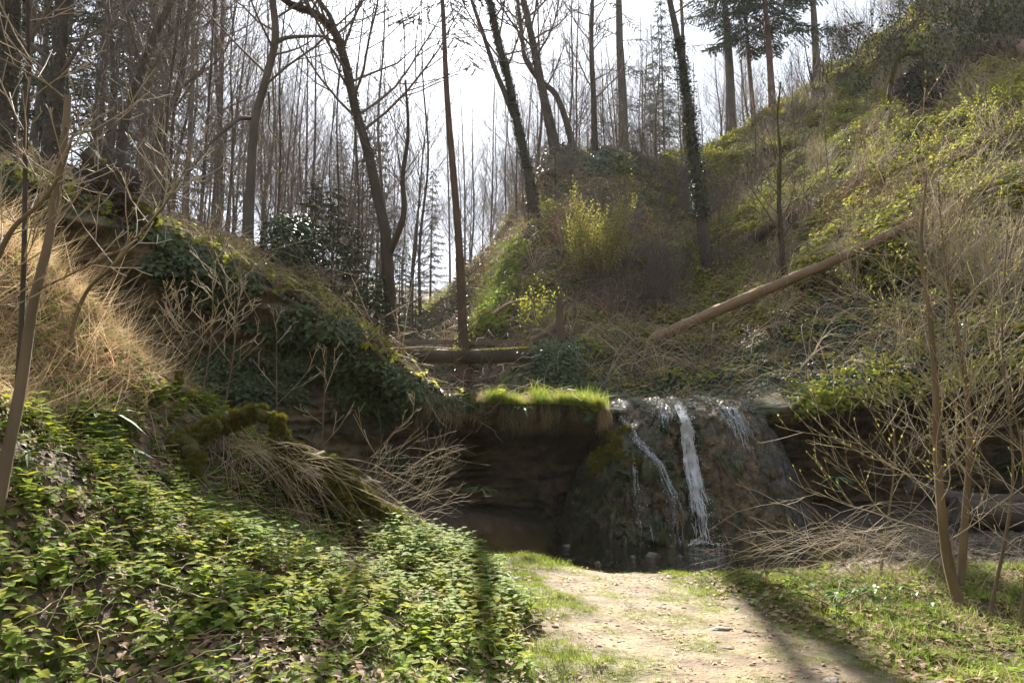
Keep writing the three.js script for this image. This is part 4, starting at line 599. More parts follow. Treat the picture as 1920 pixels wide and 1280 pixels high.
{                                                // root plate of a toppled tree on the bank, and another on the slope
  const make = (label, c, w, h, tilt, seed, topEdge) => {
    const t = thing('root_plate', label, 'root plate', c), r = rng(seed), g = new THREE.IcosahedronGeometry(1, 24), p = g.attributes.position;
    for (let k = 0; k < p.count; k++) { const v = V(p.getX(k), p.getY(k), p.getZ(k)), n = 1 + 1.1 * fbm(v.x * 1.6 + seed, v.y * 1.6, v.z * 1.6, 3) + .6 * fbm(v.x * 5 + seed, v.y * 5, v.z * 5, 3); p.setXYZ(k, v.x * w * n, v.y * h * n, v.z * .38 * n); }
    const gg = mergeVertices(g.deleteAttribute('uv') && g.deleteAttribute('normal')); gg.computeVertexNormals(); const uv = []; const q = gg.attributes.position; for (let k = 0; k < q.count; k++) uv.push(q.getX(k), q.getY(k)); gg.setAttribute('uv', new THREE.Float32BufferAttribute(uv, 2));
    gg.rotateZ(tilt); addMesh('soil', gg, std([.07, .05, .036], 1, { bumpMap: grainBump, bumpScale: .08 }), t);
    for (let k = 0; k < 16; k++) { const mb = new MB(), a = r() * 6.28, s = V(Math.cos(a) * w * .8, Math.sin(a) * h * .8, .1).applyAxisAngle(V(0, 0, 1), tilt), e = s.clone().multiplyScalar(1.25 + .5 * r()).add(V((r() - .5) * .3, -.15 * r(), .15 + .2 * r())); mb.tube(smooth([V(0, 0, 0).lerp(s, .6), s, s.clone().lerp(e, .5).add(V(0, .05, .05)), e], 8), (f) => lerp(.045, .008, f), 5, .2, k); mb.mesh('root', M.barkDark, t); }
    if (seed === 51) { const iv = new MB(); for (let k = 0; k < 900; k++) { const d = V(r() * 2 - 1, r() * 2 - 1, r()).normalize(), q = V(d.x * w * (.7 + .5 * r()), d.y * h * (.7 + .5 * r()), .1 + d.z * .5); leaf(iv, q, rdir(r, -.3), V(r() - .5, r() - .5, r() - .5).normalize(), .1 + .06 * r(), .09, .2, .2, 1); } iv.mesh('ivy', M.ivy, t); }
    const m = new MB(); mossOn(m, smooth(topEdge.map((v) => v.clone().sub(c)), 20), seed === 51 ? .07 : .13, 4200, r, -.1, .04); m.mesh('moss', M.mossLeaf, t);
    const core = new MB(); core.tube(smooth(topEdge.map((v) => v.clone().sub(c)), 20), seed === 51 ? .07 : .13, 9, .5, seed); core.mesh('root', M.barkDark, t);
  };
  make('dark upturned root plate with a mossy rim on the bank', at(212, 372, 10.2), .38, .62, .62, 50, P([[167, 290, 10.1], [188, 316, 10.1], [212, 340, 10.1], [232, 375, 10.1], [262, 400, 10.1], [285, 422, 10.1]]));
  make('ivy-grown root plate of the toppled trunk high on the slope', at(1735, 175, 25.2), .95, 1.0, .5, 51, P([[1665, 205, 24.4], [1672, 150, 24.4], [1690, 105, 24.4], [1730, 100, 24.4]]));
}
{                                                // mossy root arch on the nettle bank with dead stems hung over it
  const b = at(470, 880, 8), t = thing('mossy_root', 'arched mossy root heap rising from the nettle bank', 'root', b), r = rng(60);
  const arms = [[[[262, 930, 7], [292, 880, 7.1], [330, 832, 7.3], [385, 806, 7.5], [440, 792, 7.7], [495, 776, 7.8]], .11, .075], [[[492, 776, 7.8], [513, 780, 7.8], [523, 812, 7.8], [527, 860, 7.8], [530, 910, 7.8]], .07, .095], [[[522, 828, 7.8], [565, 850, 7.8], [612, 870, 7.8], [655, 902, 7.9], [690, 945, 8], [745, 985, 8.1]], .095, .06], [[[345, 826, 7.3], [362, 865, 7.2], [350, 905, 7.1], [315, 950, 6.9]], .085, .06], [[[610, 872, 7.8], [640, 930, 7.7], [665, 980, 7.6]], .065, .05]];
  for (const [list, r0, r1] of arms) { const pts = smooth(P(list), list.length * 6), mb = new MB(b), m = new MB(b), rad = (f) => lerp(r0, r1, f); pts.forEach((q, k) => q.add(V(noise(k * .5, list[0][0]) * .09, noise(k * .45, list[0][0], 5) * .08, noise(k * .5, 3, list[0][0]) * .08))); mb.tube(pts, rad, 10, .6, list[0][0], true); mb.mesh('root', M.moss, t); mossOn(m, pts, rad, 11000, r, -.75, .04); m.mesh('moss', M.mossLeaf, t); }
  const g = new THREE.IcosahedronGeometry(1, 20), p = g.attributes.position; g.deleteAttribute('uv'); g.deleteAttribute('normal');
  for (let k = 0; k < p.count; k++) { const v = V(p.getX(k), p.getY(k), p.getZ(k)), n = 1 + .6 * fbm(v.x * 1.7, v.y * 1.7, v.z * 1.7, 4); p.setXYZ(k, v.x * .85 * n, v.y * .3 * n, v.z * .35 * n); }
  const gg = mergeVertices(g); gg.computeVertexNormals(); gg.translate(.5, -.28, -.3); addMesh('earth', gg, std([.075, .06, .025], 1), t);
}
{                                                // footbridge
  const L = at(712, 705, 21), Rr = at(928, 705, 21), yDeck = at(820, 712, 21).y, b = V((L.x + Rr.x) / 2, yDeck, -21), t = thing('footbridge', 'small timber footbridge with railings over the stream', 'bridge', b);
  const box = (name, x0, x1, y0, y1, z0, z1, m = M.timber) => { const g = new THREE.BoxGeometry(x1 - x0, y1 - y0, z1 - z0); const uv = g.attributes.uv; for (let k = 0; k < uv.count; k++) uv.setXY(k, uv.getY(k) * .3, uv.getX(k) * Math.max(x1 - x0, y1 - y0) * .6); const o = addMesh(name, g, m, t); o.position.set((x0 + x1) / 2 - b.x, (y0 + y1) / 2 - yDeck, (z0 + z1) / 2 - b.z); return o; };
  const X = (px, d = 21) => (px - 960) / FPX * d * 1.0, Y = (py, d = 21) => at(850, py, d).y;
  box('beam', X(700), X(921), Y(714), Y(698), -21.06, -20.94); box('beam', X(700), X(930), Y(712), Y(698), -22.26, -22.14);
  for (let k = 0; k < 16; k++) box('deck_plank', X(702) + k * .225, X(702) + k * .225 + .2, Y(698) + .003, Y(698) + .045, -22.3, -20.9);
  for (const [z, o] of [[-20.93, 0], [-22.2, 12]]) {
    for (const px of [722, 815 - o, 910 - o]) box('post', X(px - 3), X(px + 3), Y(712), Y(641), z - .05, z + .05);
    box('rail', X(715), X(963 - o), Y(647), Y(638), z + .052, z + .09); box('rail', X(715), X(905 - o), Y(672), Y(665), z + .052, z + .09);
  }
  box('abutment', X(880), X(905), Y(740), Y(714), -22, -21.1, M.stone);
}

// ------------------------------------------------------------------ stones in the pool and on the path
function stoneGeo(seed, det = 3) { const g = mergeVertices((() => { const q = new THREE.IcosahedronGeometry(1, det); q.deleteAttribute('uv'); q.deleteAttribute('normal'); return q; })()), p = g.attributes.position, uv = []; for (let k = 0; k < p.count; k++) { const v = V(p.getX(k), p.getY(k), p.getZ(k)), n = 1 + .7 * fbm(v.x * 1.1 + seed, v.y * 1.1, v.z * 1.1, 3); p.setXYZ(k, v.x * n, v.y * n * .6, v.z * n * .8); uv.push(v.x * .3, v.z * .3); } g.setAttribute('uv', new THREE.Float32BufferAttribute(uv, 2)); g.computeVertexNormals(); return g; }
const stones = [1, 2, 3, 4].map((k) => stoneGeo(k * 7.7));
const poolStones = [[1222, 1029, .1, 'largest wet stone breaking the pool surface'], [1186, 1031, .05, 'small wet stone beside the largest one in the pool'], [1138, 1020, .03, 'smallest stone in the middle of the pool'], [1062, 1012, .07, 'dark low stone in the shaded side of the pool'], [1305, 1034, .06, 'wet stone at the gravel end of the pool'], [1120, 1042, .06, 'flat pale stone in the sunny shallows'], [1190, 1066, .05, 'pale stone at the near edge of the pool'], [1275, 1030, .05, 'wet stone behind the largest one near the foam']];
poolStones.forEach(([px, py, s, label], k) => { const d = EYE * 1.05 * FPX / (py - 820), p = at(px, py, d * .985); p.y = -.09; const m = addMesh('stone', stones[k % 4], M.wetStone); m.position.copy(p); m.scale.setScalar(s); m.rotation.y = k; tag(m, label, 'stone'); });
[[1335, 1158, .07, 'dark flat stone embedded in the path', .8], [1228, 1122, .05, 'small stone near the pool end of the path', .8], [1525, 1245, .06, 'pale flat stone near the camera on the path', 1], [1345, 1190, .04, 'pale pebble below the dark flat stone', 1]].forEach(([px, py, s, label], k) => { const d = EYE * FPX / (py - 820), x = (px - 960) / FPX * d, m = addMesh('stone', stones[k % 4], M.stone); m.position.copy(onG(x, d)); m.scale.set(s * 1.3, s * .5, s); m.rotation.y = k * 2; tag(m, label, 'stone'); });
{
  const r = rng(70), sc = new Scatter(stoneGeo(3.3, 1), M.stone), dk = new Scatter(stoneGeo(5.3, 1), dull([.26, .19, .115], .4));
  for (let k = 0; k < 8000; k++) { const d = 3.2 + 6.2 * r(), x = -.6 + 4.4 * r(); if (pathMask(x, d) * (.6 + .8 * noise(x * 2, d * 2)) < r()) continue; { const z = .004 + .03 * r() ** 4 + .007 * r(); sc.add(onG(x, d, -z * .35), UP, z, r, vary(r, [1.5, 1.34, 1.08], .28, .06)); }; }
  for (let k = 0; k < 5200; k++) { const d = 8.8 + 3.6 * r(), x = 3.1 + 6 * r(); const p = onG(x, d); if (p.y < -.2) continue; sc.add(p, UP, .012 + .05 * r() * r(), r, vary(r, [.55, .5, .42], .4, .06)); }
  for (let k = 0; k < 1500; k++) { const d = 9.3 + 2.3 * r(), x = -.6 + 5 * r(), p = onG(x, d); if (past(x, d) > 0) continue; dk.add(p, UP, .015 + .04 * r() * r(), r, vary(r, [1, .9, .75], .3)); }
  sc.done('gravel', 'loose pebbles on the path and gravel beside the pool', 'gravel'); dk.done('stream_gravel', 'brown gravel on the bed of the pool', 'gravel');
}

// ------------------------------------------------------------------ ground cover
const nettleZone = (x, d) => { const l = interp([[0, -.1], [4.4, .25], [6, .05], [7.3, -.1], [9, -.5]], d); return x < l + fbm(x, d, 40, 2) * .5 && past(x, d) < -1.2; };
// nettles: the nearest ones leaf by leaf
{
  const r = rng(80), leafG = [0, 1, 2].map((k) => { const mb = new MB(); leaf(mb, V(0, 0, 0), V(0, 0, 1), V(1, 0, 0), 1, .66 + .08 * k, .16, .22 + .14 * k, 2, true); return mb.geo(); }), stemG = (() => { const mb = new MB(); mb.tube([V(0, -.1, 0), V(.01, .5, 0), V(0, 1, .01)], [.012, .01, .006], 4); return mb.geo(); })();
  const spots = []; for (let k = 0; k < 5200; k++) { const d = 2.7 + 6.3 * Math.sqrt(r()), x = -6 + 6.6 * r(); if (!nettleZone(x, d)) continue; if (fbm(x * 1.2, d * 1.2, 42, 3) < -.07 - .16 * r()) continue; const y = ground(x, d); if (y > 2.3 || (y > 1.75 && x < -3.9) || normalAt(x, d).y < .5) continue; const p = V(x, y, -d), q = toPx(p); if (Math.abs(x + 2.6) < 1.15 && d > 7.0 && d < 8.9 && r() < .8) continue; if (!q || q[0] < -60 || q[0] > 1980 || q[1] > 1330 || q[1] < 500) continue; spots.push([p, q[2], d]); }
  spots.sort((a, b) => a[1] - b[1]);
  const plan = () => { const h = .07 + .15 * r(), pairs = 2 + (h > .12 ? 1 : 0) + (r() < .3 ? 1 : 0), L = []; const a0 = r() * 3.14; for (let k = 0; k < pairs; k++) for (let e = 0; e < 2; e++) { const f = (k + 1) / pairs, s = lerp(.092, .062, f) * (.7 + .6 * r()); L.push([h * lerp(.35, 1, f), a0 + k * 1.571 + e * 3.1416 + (r() - .5) * .4, s, lerp(-.05, .38, f) + (r() - .5) * .35, f]); } return { h, L }; };
  spots.slice(0, 300).forEach(([p]) => {
    const { h, L } = plan(), t = thing('nettle', 'young nettle shoot in the green carpet beside the path', 'nettle', p, 'nettles of the carpet beside the path');
    t.rotation.set((r() - .5) * .4, 0, (r() - .5) * .4); const s = addMesh('stem', stemG, M.nettleStem, t); s.scale.set(.16, h, .16);
    for (const [y, a, sz, el, f] of L) { const m = addMesh('leaf', leafG[Math.floor(r() * 3)], f > .9 ? M.nettleYoung : M.nettle, t); m.position.set(0, y, 0); m.rotation.order = 'YXZ'; m.rotation.set(-el, a, (r() - .5) * .5); m.scale.setScalar(sz); }
  });
  const rest = [0, 1, 2, 3].map((k) => { const mb = new MB(), { h, L } = plan(); for (const [y, a, sz, el] of L) { const d = V(Math.sin(a) * Math.cos(el), Math.sin(el), Math.cos(a) * Math.cos(el)), s = V(Math.cos(a), 0, -Math.sin(a)); leaf(mb, V(0, y, 0), d, s, sz, sz * .68, .16, .28, 2); } mb.tube([V(0, -.02, 0), V(0, h, 0)], [.002, .0015], 3); return new Scatter(mb.geo(), k % 2 ? M.nettle : M.nettleYoung); });
  spots.slice(300).forEach(([p], k) => rest[k % 4].add(p, UP, .8 + .5 * r(), r, vary(r, [1, 1, 1], .25)));

  rest.forEach((s, k) => s.done('nettle_carpet', ['broad-leaved nettles farther up the bank', 'fresh bright nettles farther up the bank', 'dark nettles massed toward the root heap', 'light nettles massed toward the root heap'][k], 'nettles'));
}

// low leaves, litter, grass, straw
{
  const r = rng(90);
  const low = [0, 1].map((k) => new Scatter(clump(400 + k, 8, .17, .055, .04, { h: .06 }), M.nettle)), litter = [0, 1].map((k) => new Scatter(clump(410 + k, 4, .2, .075, .05, { h: .02, up: .15 }), M.deadLeaf));
  const grass = [0, 1].map((k) => new Scatter(blades(420 + k, 12, .09, .09, .006, .8), M.grass)), straw = [0, 1, 2].map((k) => new Scatter(blades(430 + k, 8, .18, .29, .0075, 1.6, { segs: 5 }), M.straw)), dry = new Scatter(blades(441, 7, .2, .2, .005, 1.3, { segs: 4 }), M.straw), fronds = new Scatter(clump(440, 5, .14, .12, .03, { h: .05, up: -.2 }), M.deadFrond);
  // left bank and verge
  for (let k = 0; k < 9000; k++) { const d = 2.7 + 7.5 * r(), x = -6.5 + 7 * r(); if (!nettleZone(x, d)) continue; const p = onG(x, d); if (!inView(p, 60)) continue; const n = normalAt(x, d); if (r() < .55) low[k % 2].add(p, n, .6 + .6 * r(), r, vary(r, [.8, .85, .8], .35)); if (r() < .8) litter[k % 2].add(p, n, .6 + .6 * r(), r, vary(r, [1, 1, 1], .4)); }
  // right verge leaves
  for (let k = 0; k < 5200; k++) { const d = 3.6 + 5 * r(), x = 2 + 5 * r(); if (pathMask(x, d) > .35 * r()) continue; const p = onG(x, d); if (!inView(p, 60)) continue; const n = normalAt(x, d), far = clamp((x - interp([[3, 3], [5.7, 2.7], [8.4, 2.2]], d)) / .6); if (r() < .42 * far) low[k % 2].add(p, n, .6 + .8 * r(), r, vary(r, [1, .95, .9], .5)); if (r() < .6) litter[k % 2].add(p, n, .5 + .6 * r(), r, vary(r, [1, .95, .9], .5)); if (r() < .22 * far) dry.add(p, n, .5 + .6 * r(), r, vary(r, [.8, .75, .7], .35)); if (r() < .3 * far) grass[k % 2].add(p, UP, .8 + 1.2 * r(), r, vary(r, [1, 1, 1], .3)); }
  // grass on and along the path, and round the pool
  for (let k = 0; k < 22000; k++) { const d = 3.2 + 6.8 * r(), x = -.8 + 4.4 * r(), pm = pathMask(x, d), nn = fbm(x * 1.6, d * 1.6, 44, 3) + .35 * sst(7.5, 9.4, d) + .5 * (1 - pm) + .16; if (nn < .05 + .35 * r()) continue; const p = onG(x, d); if (p.y < -.06 || !inView(p, 40)) continue; grass[k % 2].add(p, UP, (.22 + .5 * r() * (.4 + nn)) * (pm > .6 ? .65 : 1), r, vary(r, [1, .95, .9], .35)); }
  for (let k = 0; k < 900; k++) { const x = -.5 + 4.6 * r(), d = 8.9 + .9 * r(), p = onG(x, d); if (p.y < -.07) continue; grass[k % 2].add(p, UP, .8 + .9 * r(), r, vary(r, [1.05, 1, .8], .25)); }
  for (let k = 0; k < 260; k++) { const d = 3 + 6 * r(), x = -.3 + 3.6 * r(); const p = onG(x, d, .002); litter[k % 2].add(p, UP, .3 + .4 * r(), r, vary(r, [1.5, 1.45, 1.4], .35)); }
  // straw hanging down the sunny bank: blades lean downhill
  const q = new THREE.Quaternion();
  for (let k = 0; k < 7000; k++) { const d = 4.9 + 4.2 * r(), x = -6.4 + 3.4 * r(), y = ground(x, d); if (past(x, d) > -.5 || y < 1.45 + .35 * r() || x > -3.85 - .5 * r()) continue; const p = V(x, y, -d); if (!inView(p, 80)) continue; const n = normalAt(x, d), down = V(n.x + .25, -.9 * Math.hypot(n.x, n.z) - .15, n.z + .35).normalize(); q.setFromUnitVectors(UP, down.lerp(V(r() - .5, r() * .7, r() - .5), .3).normalize()); straw[k % 3].put(p, q.clone().multiply(_q2.setFromAxisAngle(UP, r() * 6.28)), .55 + .75 * r(), vary(r, [1, .95, .88], .35)); if (r() < .25) litter[k % 2].add(p, n, .8 + .6 * r(), r, vary(r, [1.1, .9, .8], .4)); if (r() < .14) low[k % 2].add(up(p, .05), n, .8 + .6 * r(), r, vary(r, [1.1, 1.05, .9], .3)); if (r() < .1) fronds.add(p, n, .7 + .6 * r(), r, vary(r, [1, 1, 1], .3)); }
  low.forEach((s, k) => s.done('low_leaves', ['small green leaves covering the path verges', 'small green leaves between the nettles'][k], 'ground cover')); litter.forEach((s, k) => s.done('leaf_litter', ['brown dead leaves on bank and path', 'curled dead leaves under the plants'][k], 'leaf litter'));
  grass.forEach((s, k) => s.done('grass', ['short green grass on the path and pool edge', 'grass tufts along the path'][k], 'grass')); straw.forEach((s, k) => s.done('dry_grass', ['long pale straw hanging down the bank', 'bleached dead grass on the bank crest', 'matted straw over the bank'][k], 'dry grass')); dry.done('verge_straw', 'wisps of dead grass in the leafy verge', 'dry grass'); fronds.done('dead_fern_fronds', 'russet dead fern fronds in the straw bank', 'dead fern');
}
// grass ledge beside the fall, with roots hanging under it
{
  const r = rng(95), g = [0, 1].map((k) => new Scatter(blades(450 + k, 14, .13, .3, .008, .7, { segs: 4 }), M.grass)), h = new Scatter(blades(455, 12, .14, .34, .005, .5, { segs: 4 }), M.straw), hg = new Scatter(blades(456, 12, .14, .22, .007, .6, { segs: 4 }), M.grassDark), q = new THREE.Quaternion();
  for (let k = 0; k < 1500; k++) { const x = lerp(-.75, 1.62, r()), s = -.3 + 1.2 * r() * r(), f = brinkFrame(x), p = f.p.clone().addScaledVector(f.n, -s); p.y = cliffPoint(x, .2 - Math.max(0, s) / 2.7 * .2).y - .02; if (noise(x * 4, s * 4, 77) < -.22) continue; g[k % 2].add(p, UP, Math.max(.25, .5 + .8 * r() * r() + 1.1 * noise(x * 3.1, s * 3, 2)) * (s < .1 ? .8 : 1) * lerp(.7, 1.15, sst(-.8, .2, x)), r, vary(r, r() < .2 ? [1.1, .8, .9] : [.95, .95, .9], .45)); if (r() < .16) h.add(p, UP, .4 + .4 * r(), r, vary(r, [.8, .75, .7], .3)); }
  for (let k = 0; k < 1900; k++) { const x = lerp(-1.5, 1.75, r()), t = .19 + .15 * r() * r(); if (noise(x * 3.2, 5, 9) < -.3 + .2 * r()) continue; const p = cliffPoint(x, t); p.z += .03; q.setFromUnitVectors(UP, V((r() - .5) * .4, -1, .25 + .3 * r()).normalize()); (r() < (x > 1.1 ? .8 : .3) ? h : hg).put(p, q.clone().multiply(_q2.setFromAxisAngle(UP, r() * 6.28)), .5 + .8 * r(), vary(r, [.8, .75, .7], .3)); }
  g.forEach((s, k) => s.done('ledge_grass', ['bright sunlit grass on the ledge beside the waterfall', 'longer grass blades fringing the ledge'][k], 'grass')); h.done('hanging_roots', 'brown roots and dead grass hanging under the grass ledge', 'roots'); hg.done('hanging_grass', 'dark grass hanging under the ledge', 'grass');
}
// ivy, brambles, litter and sticks over the slopes
{
  const r = rng(100), ivy = [0, 1, 2].map((k) => new Scatter(clump(500 + k, 9, .28, .095, .075, { h: .1 }), M.ivy)), br = [0, 1, 2].map((k) => new Scatter(clump(510 + k, 9, .36, .105, .08, { h: .22 }), M.bramble)), lit = [0, 1].map((k) => new Scatter(clump(520 + k, 6, .34, .085, .055, { h: .03, up: .2 }), M.deadLeaf)), st = [0, 1, 2].map((k) => { const mb = new MB(), q = rng(530 + k); for (let e = 0; e < 4; e++) { const d = rdir(q, .1 + .5 * q()), b = V((q() - .5) * .5, 0, (q() - .5) * .5), L = .5 + .8 * q(); mb.tube([b, b.clone().addScaledVector(d, L * .5).add(V(0, .1, 0)), b.clone().addScaledVector(d, L).add(V(0, -.05, 0))], [.006, .005, .002], 3); } return new Scatter(mb.geo(), k ? M.strawStem : M.twig); }), stw = new Scatter(blades(540, 9, .25, .4, .006, 1.6, { segs: 4 }), M.straw);
  // slope of the far side, seen from the path
  for (let k = 0; k < 130000; k++) {
    const d = lerp(12.2, 42, Math.pow(r(), 1.35)), x = (r() * 1.25 - .2) * d * .85; const s = past(x, d); if (s < .15) continue; const y = ground(x, d), p = V(x, y, -d); if (!inView(p, 90)) continue; if (y < 2.5 && x > 1 && x < 5.4 && d < 14.2) continue; if (d < 22 && y < 2.75 && r() < .8) continue;
    const n = normalAt(x, d), m = fbm(x * .42, d * .42, 50, 3), sunny = sst(3.0, 6.5, x - (d - 16) * .18 + m * 5), low = sst(4.4, 3.2, y + m);
    const bankLow = sst(5.6, 4.2, y - (x - 6) * .12 + m * 3) * sst(3, 5, x);
    if (bankLow > r() * 1.1) { if (r() < .35) ivy[k % 3].add(p, n, .5 + .6 * r(), r, vary(r, [.9, .9, .9], .3)); else if (r() < .6) lit[k % 2].add(p, n, .6 + .6 * r(), r, vary(r, [.8, .75, .7], .4)); }
    else if (r() < .2 * sunny + .06) br[k % 3].add(p, n, .65 + .75 * r(), r, vary(r, r() < .25 ? [1.35, 1.2, .8] : [1, 1, 1], .35), .7);
    else if (r() < .2 + .35 * low + (m > 0 ? .2 : 0)) ivy[k % 3].add(p, n, .6 + .8 * r(), r, vary(r, [1, 1, 1], .3), .9);
    else lit[k % 2].add(p, n, .7 + .6 * r(), r, vary(r, [1, .95, .9], .4));
    if (r() < .05 * (1 - .6 * bankLow)) st[k % 3].add(p, n, .6 + .9 * r(), r, vary(r, [1, 1, 1], .3), .8); if (r() < .03 * (1 - bankLow)) stw.add(p, n, .6 + .6 * r(), r, vary(r, [1, .9, .8], .35));
  }
  // brambles standing proud of the slope, and their arching canes
  const mound = [0, 1, 2].map((k) => { const q = rng(560 + k), mb = new MB(); for (let e = 0; e < 34; e++) { const a = q() * 6.283, rr = Math.sqrt(q()) * .5, h = (.25 + .3 * q()) * (1 - rr), d = rdir(q, -.2 + .9 * q()), sd = V(-d.z, (q() - .5) * .8, d.x).normalize(); leaf(mb, V(Math.cos(a) * rr, h, Math.sin(a) * rr), d, sd, .09 + .06 * q(), .075 + .05 * q(), .3, .3, 2); } return new Scatter(mb.geo(), M.bramble); });
  const cane = [0, 1, 2].map((k) => { const q = rng(570 + k), mb = new MB(); for (let e = 0; e < 5; e++) { const d = rdir(q), L = .6 + .9 * q(), h = .35 + .5 * q(), pts = []; for (let t = 0; t <= 6; t++) { const f = t / 6; pts.push(V(d.x * L * f + (q() - .5) * .04, h * Math.sin(f * 2.5), d.z * L * f + (q() - .5) * .04)); } mb.tube(pts, (f) => lerp(.007, .003, f), 3); } return new Scatter(mb.geo(), k ? M.twigPale : M.twigRed); });
  for (let k = 0; k < 30000; k++) { const d = lerp(12.6, 42, Math.pow(r(), 1.3)), x = (r() * 1.2 - .15) * d * .85; if (past(x, d) < .4) continue; const p = onG(x, d); if (p.y < 2.8 || !inView(p, 90)) continue; const n = normalAt(x, d), m = fbm(x * .5, d * .5, 66, 3), sunny = sst(2.5, 6, x - (d - 16) * .18 + m * 5); const bankLow = sst(5.6, 4.2, p.y - (x - 6) * .12 + m * 3) * sst(3, 5, x);
    if (m > -.05 + .3 * (1 - sunny) + .15 * r() + bankLow) mound[k % 3].add(p, n, .5 + .8 * r(), r, vary(r, r() < .3 ? [1.3, 1.15, .8] : r() < .2 ? [.6, .7, .8] : [1, 1, 1], .35), .6); if (r() < .07 * (1 - .8 * bankLow)) cane[k % 3].add(p, n, .6 + .9 * r(), r, vary(r, [1.1, 1.05, 1], .35), .6); }
  mound.forEach((s, k) => s.done('bramble_mounds', ['leafy bramble mounds on the sunny slope', 'yellow-green bramble tufts on the sunny slope', 'bramble clumps between the dead canes'][k], 'brambles')); cane.forEach((s, k) => s.done('bramble_canes', ['reddish bramble canes arching over the slope', 'pale dead canes arching over the slope', 'bleached canes among the bramble clumps'][k], 'canes'));
  // dark ivy hanging over the crest of the knoll, fresh growth down the gully ridge
  for (let k = 0; k < 900; k++) { const h = hit(1020 + 275 * r(), 286 + 40 * r()); if (h) ivy[k % 3].add(h, normalAt(h.x, -h.z), 1.6 + 1.6 * r(), r, vary(r, [.8, .75, .7], .3)); }
  for (let k = 0; k < 900; k++) { const py = 460 + 150 * r(), h = hit(935 - (py - 460) * .38 + 60 * r(), py); if (h) br[k % 3].add(h, normalAt(h.x, -h.z), .9 + .8 * r(), r, vary(r, [.85, 1.05, .9], .3)); }
  // rim and plateau on the shaded side
  for (let k = 0; k < 26000; k++) { const d = lerp(5, 26, r()), x = -lerp(1.5, 11, r()) * (d / 13); const s = past(x, d); if (s < .05) continue; const p = onG(x, d); if (!inView(p, 60) || (p.y < 2.75 && d < 23 && r() < .85)) continue; const n = normalAt(x, d); if (r() < .3) ivy[k % 3].add(p, n, .5 + .5 * r(), r, vary(r, [1, 1, 1], .3)); else if (r() < .6) lit[k % 2].add(p, n, .7 + .6 * r(), r, vary(r, [1, 1, 1], .35)); else br[k % 3].add(p, n, .6 + .6 * r(), r, vary(r, [1, 1, 1], .3)); if (r() < .14) stw.add(p, n, .6 + .6 * r(), r, vary(r, [1, .9, .8], .3)); if (r() < .12) st[k % 3].add(p, n, .6 + .7 * r(), r); }
  // ivy curtains on the cliff face
  for (let k = 0; k < 12000; k++) { const x = lerp(-10, -1.4, r()), t = .14 + .8 * r() * (r() * .5 + .5), m = fbm(x * .6, t * 3, 60, 3) + (x < -2.6 && x > -5.4 ? .14 : -.06) - .5 * (t - .35); if (m < .06 + .16 * r()) continue; const p = cliffPoint(x, t), n = brinkFrame(x).n.clone().add(V(0, .3, 0)).normalize(); if (!inView(p, 40)) continue; ivy[k % 3].add(p, n, .5 + .5 * r(), r, vary(r, [.9, .9, .9], .3)); }
  for (let k = 0; k < 2600; k++) { const x = lerp(1.3, 13, r()), t = .13 + .14 * r(), p = cliffPoint(x, t); if (x > 1.4 && x < 5.3) continue; if (!inView(p, 40)) continue; (r() < .6 ? ivy : br)[k % 3].add(p, brinkFrame(x).n.clone().add(V(0, .6, 0)).normalize(), .5 + .6 * r(), r, vary(r, [1, 1, 1], .3)); }
  // ivy at the end of the mossy log
  for (let k = 0; k < 500; k++) { const p = at(1000 + 80 * r(), 650 + 80 * r(), 17.1 + r() * .5); ivy[k % 3].add(p, V(0, .4, 1).normalize(), .6 + .6 * r(), r, vary(r, [1, 1, 1], .3)); }
  ivy.forEach((s, k) => s.done('ivy', ['dark ivy trailing over slope and cliff', 'glossy ivy mats on the valley side', 'ivy leaves matted on the banks'][k], 'ivy')); br.forEach((s, k) => s.done('bramble_leaves', ['yellow-green bramble leaves over the sunny slope', 'bright bramble sprays on the slope', 'bramble leaves of the valley side'][k], 'brambles')); lit.forEach((s, k) => s.done('slope_litter', ['brown leaf litter on the slopes', 'dead leaves caught between the brambles'][k], 'leaf litter')); st.forEach((s, k) => s.done('sticks', ['dark dead sticks strewn on the slopes', 'pale dry stems among the brambles', 'straw coloured canes among the brambles'][k], 'sticks')); stw.done('slope_straw', 'tufts of dead grass on the slopes', 'dry grass');
}
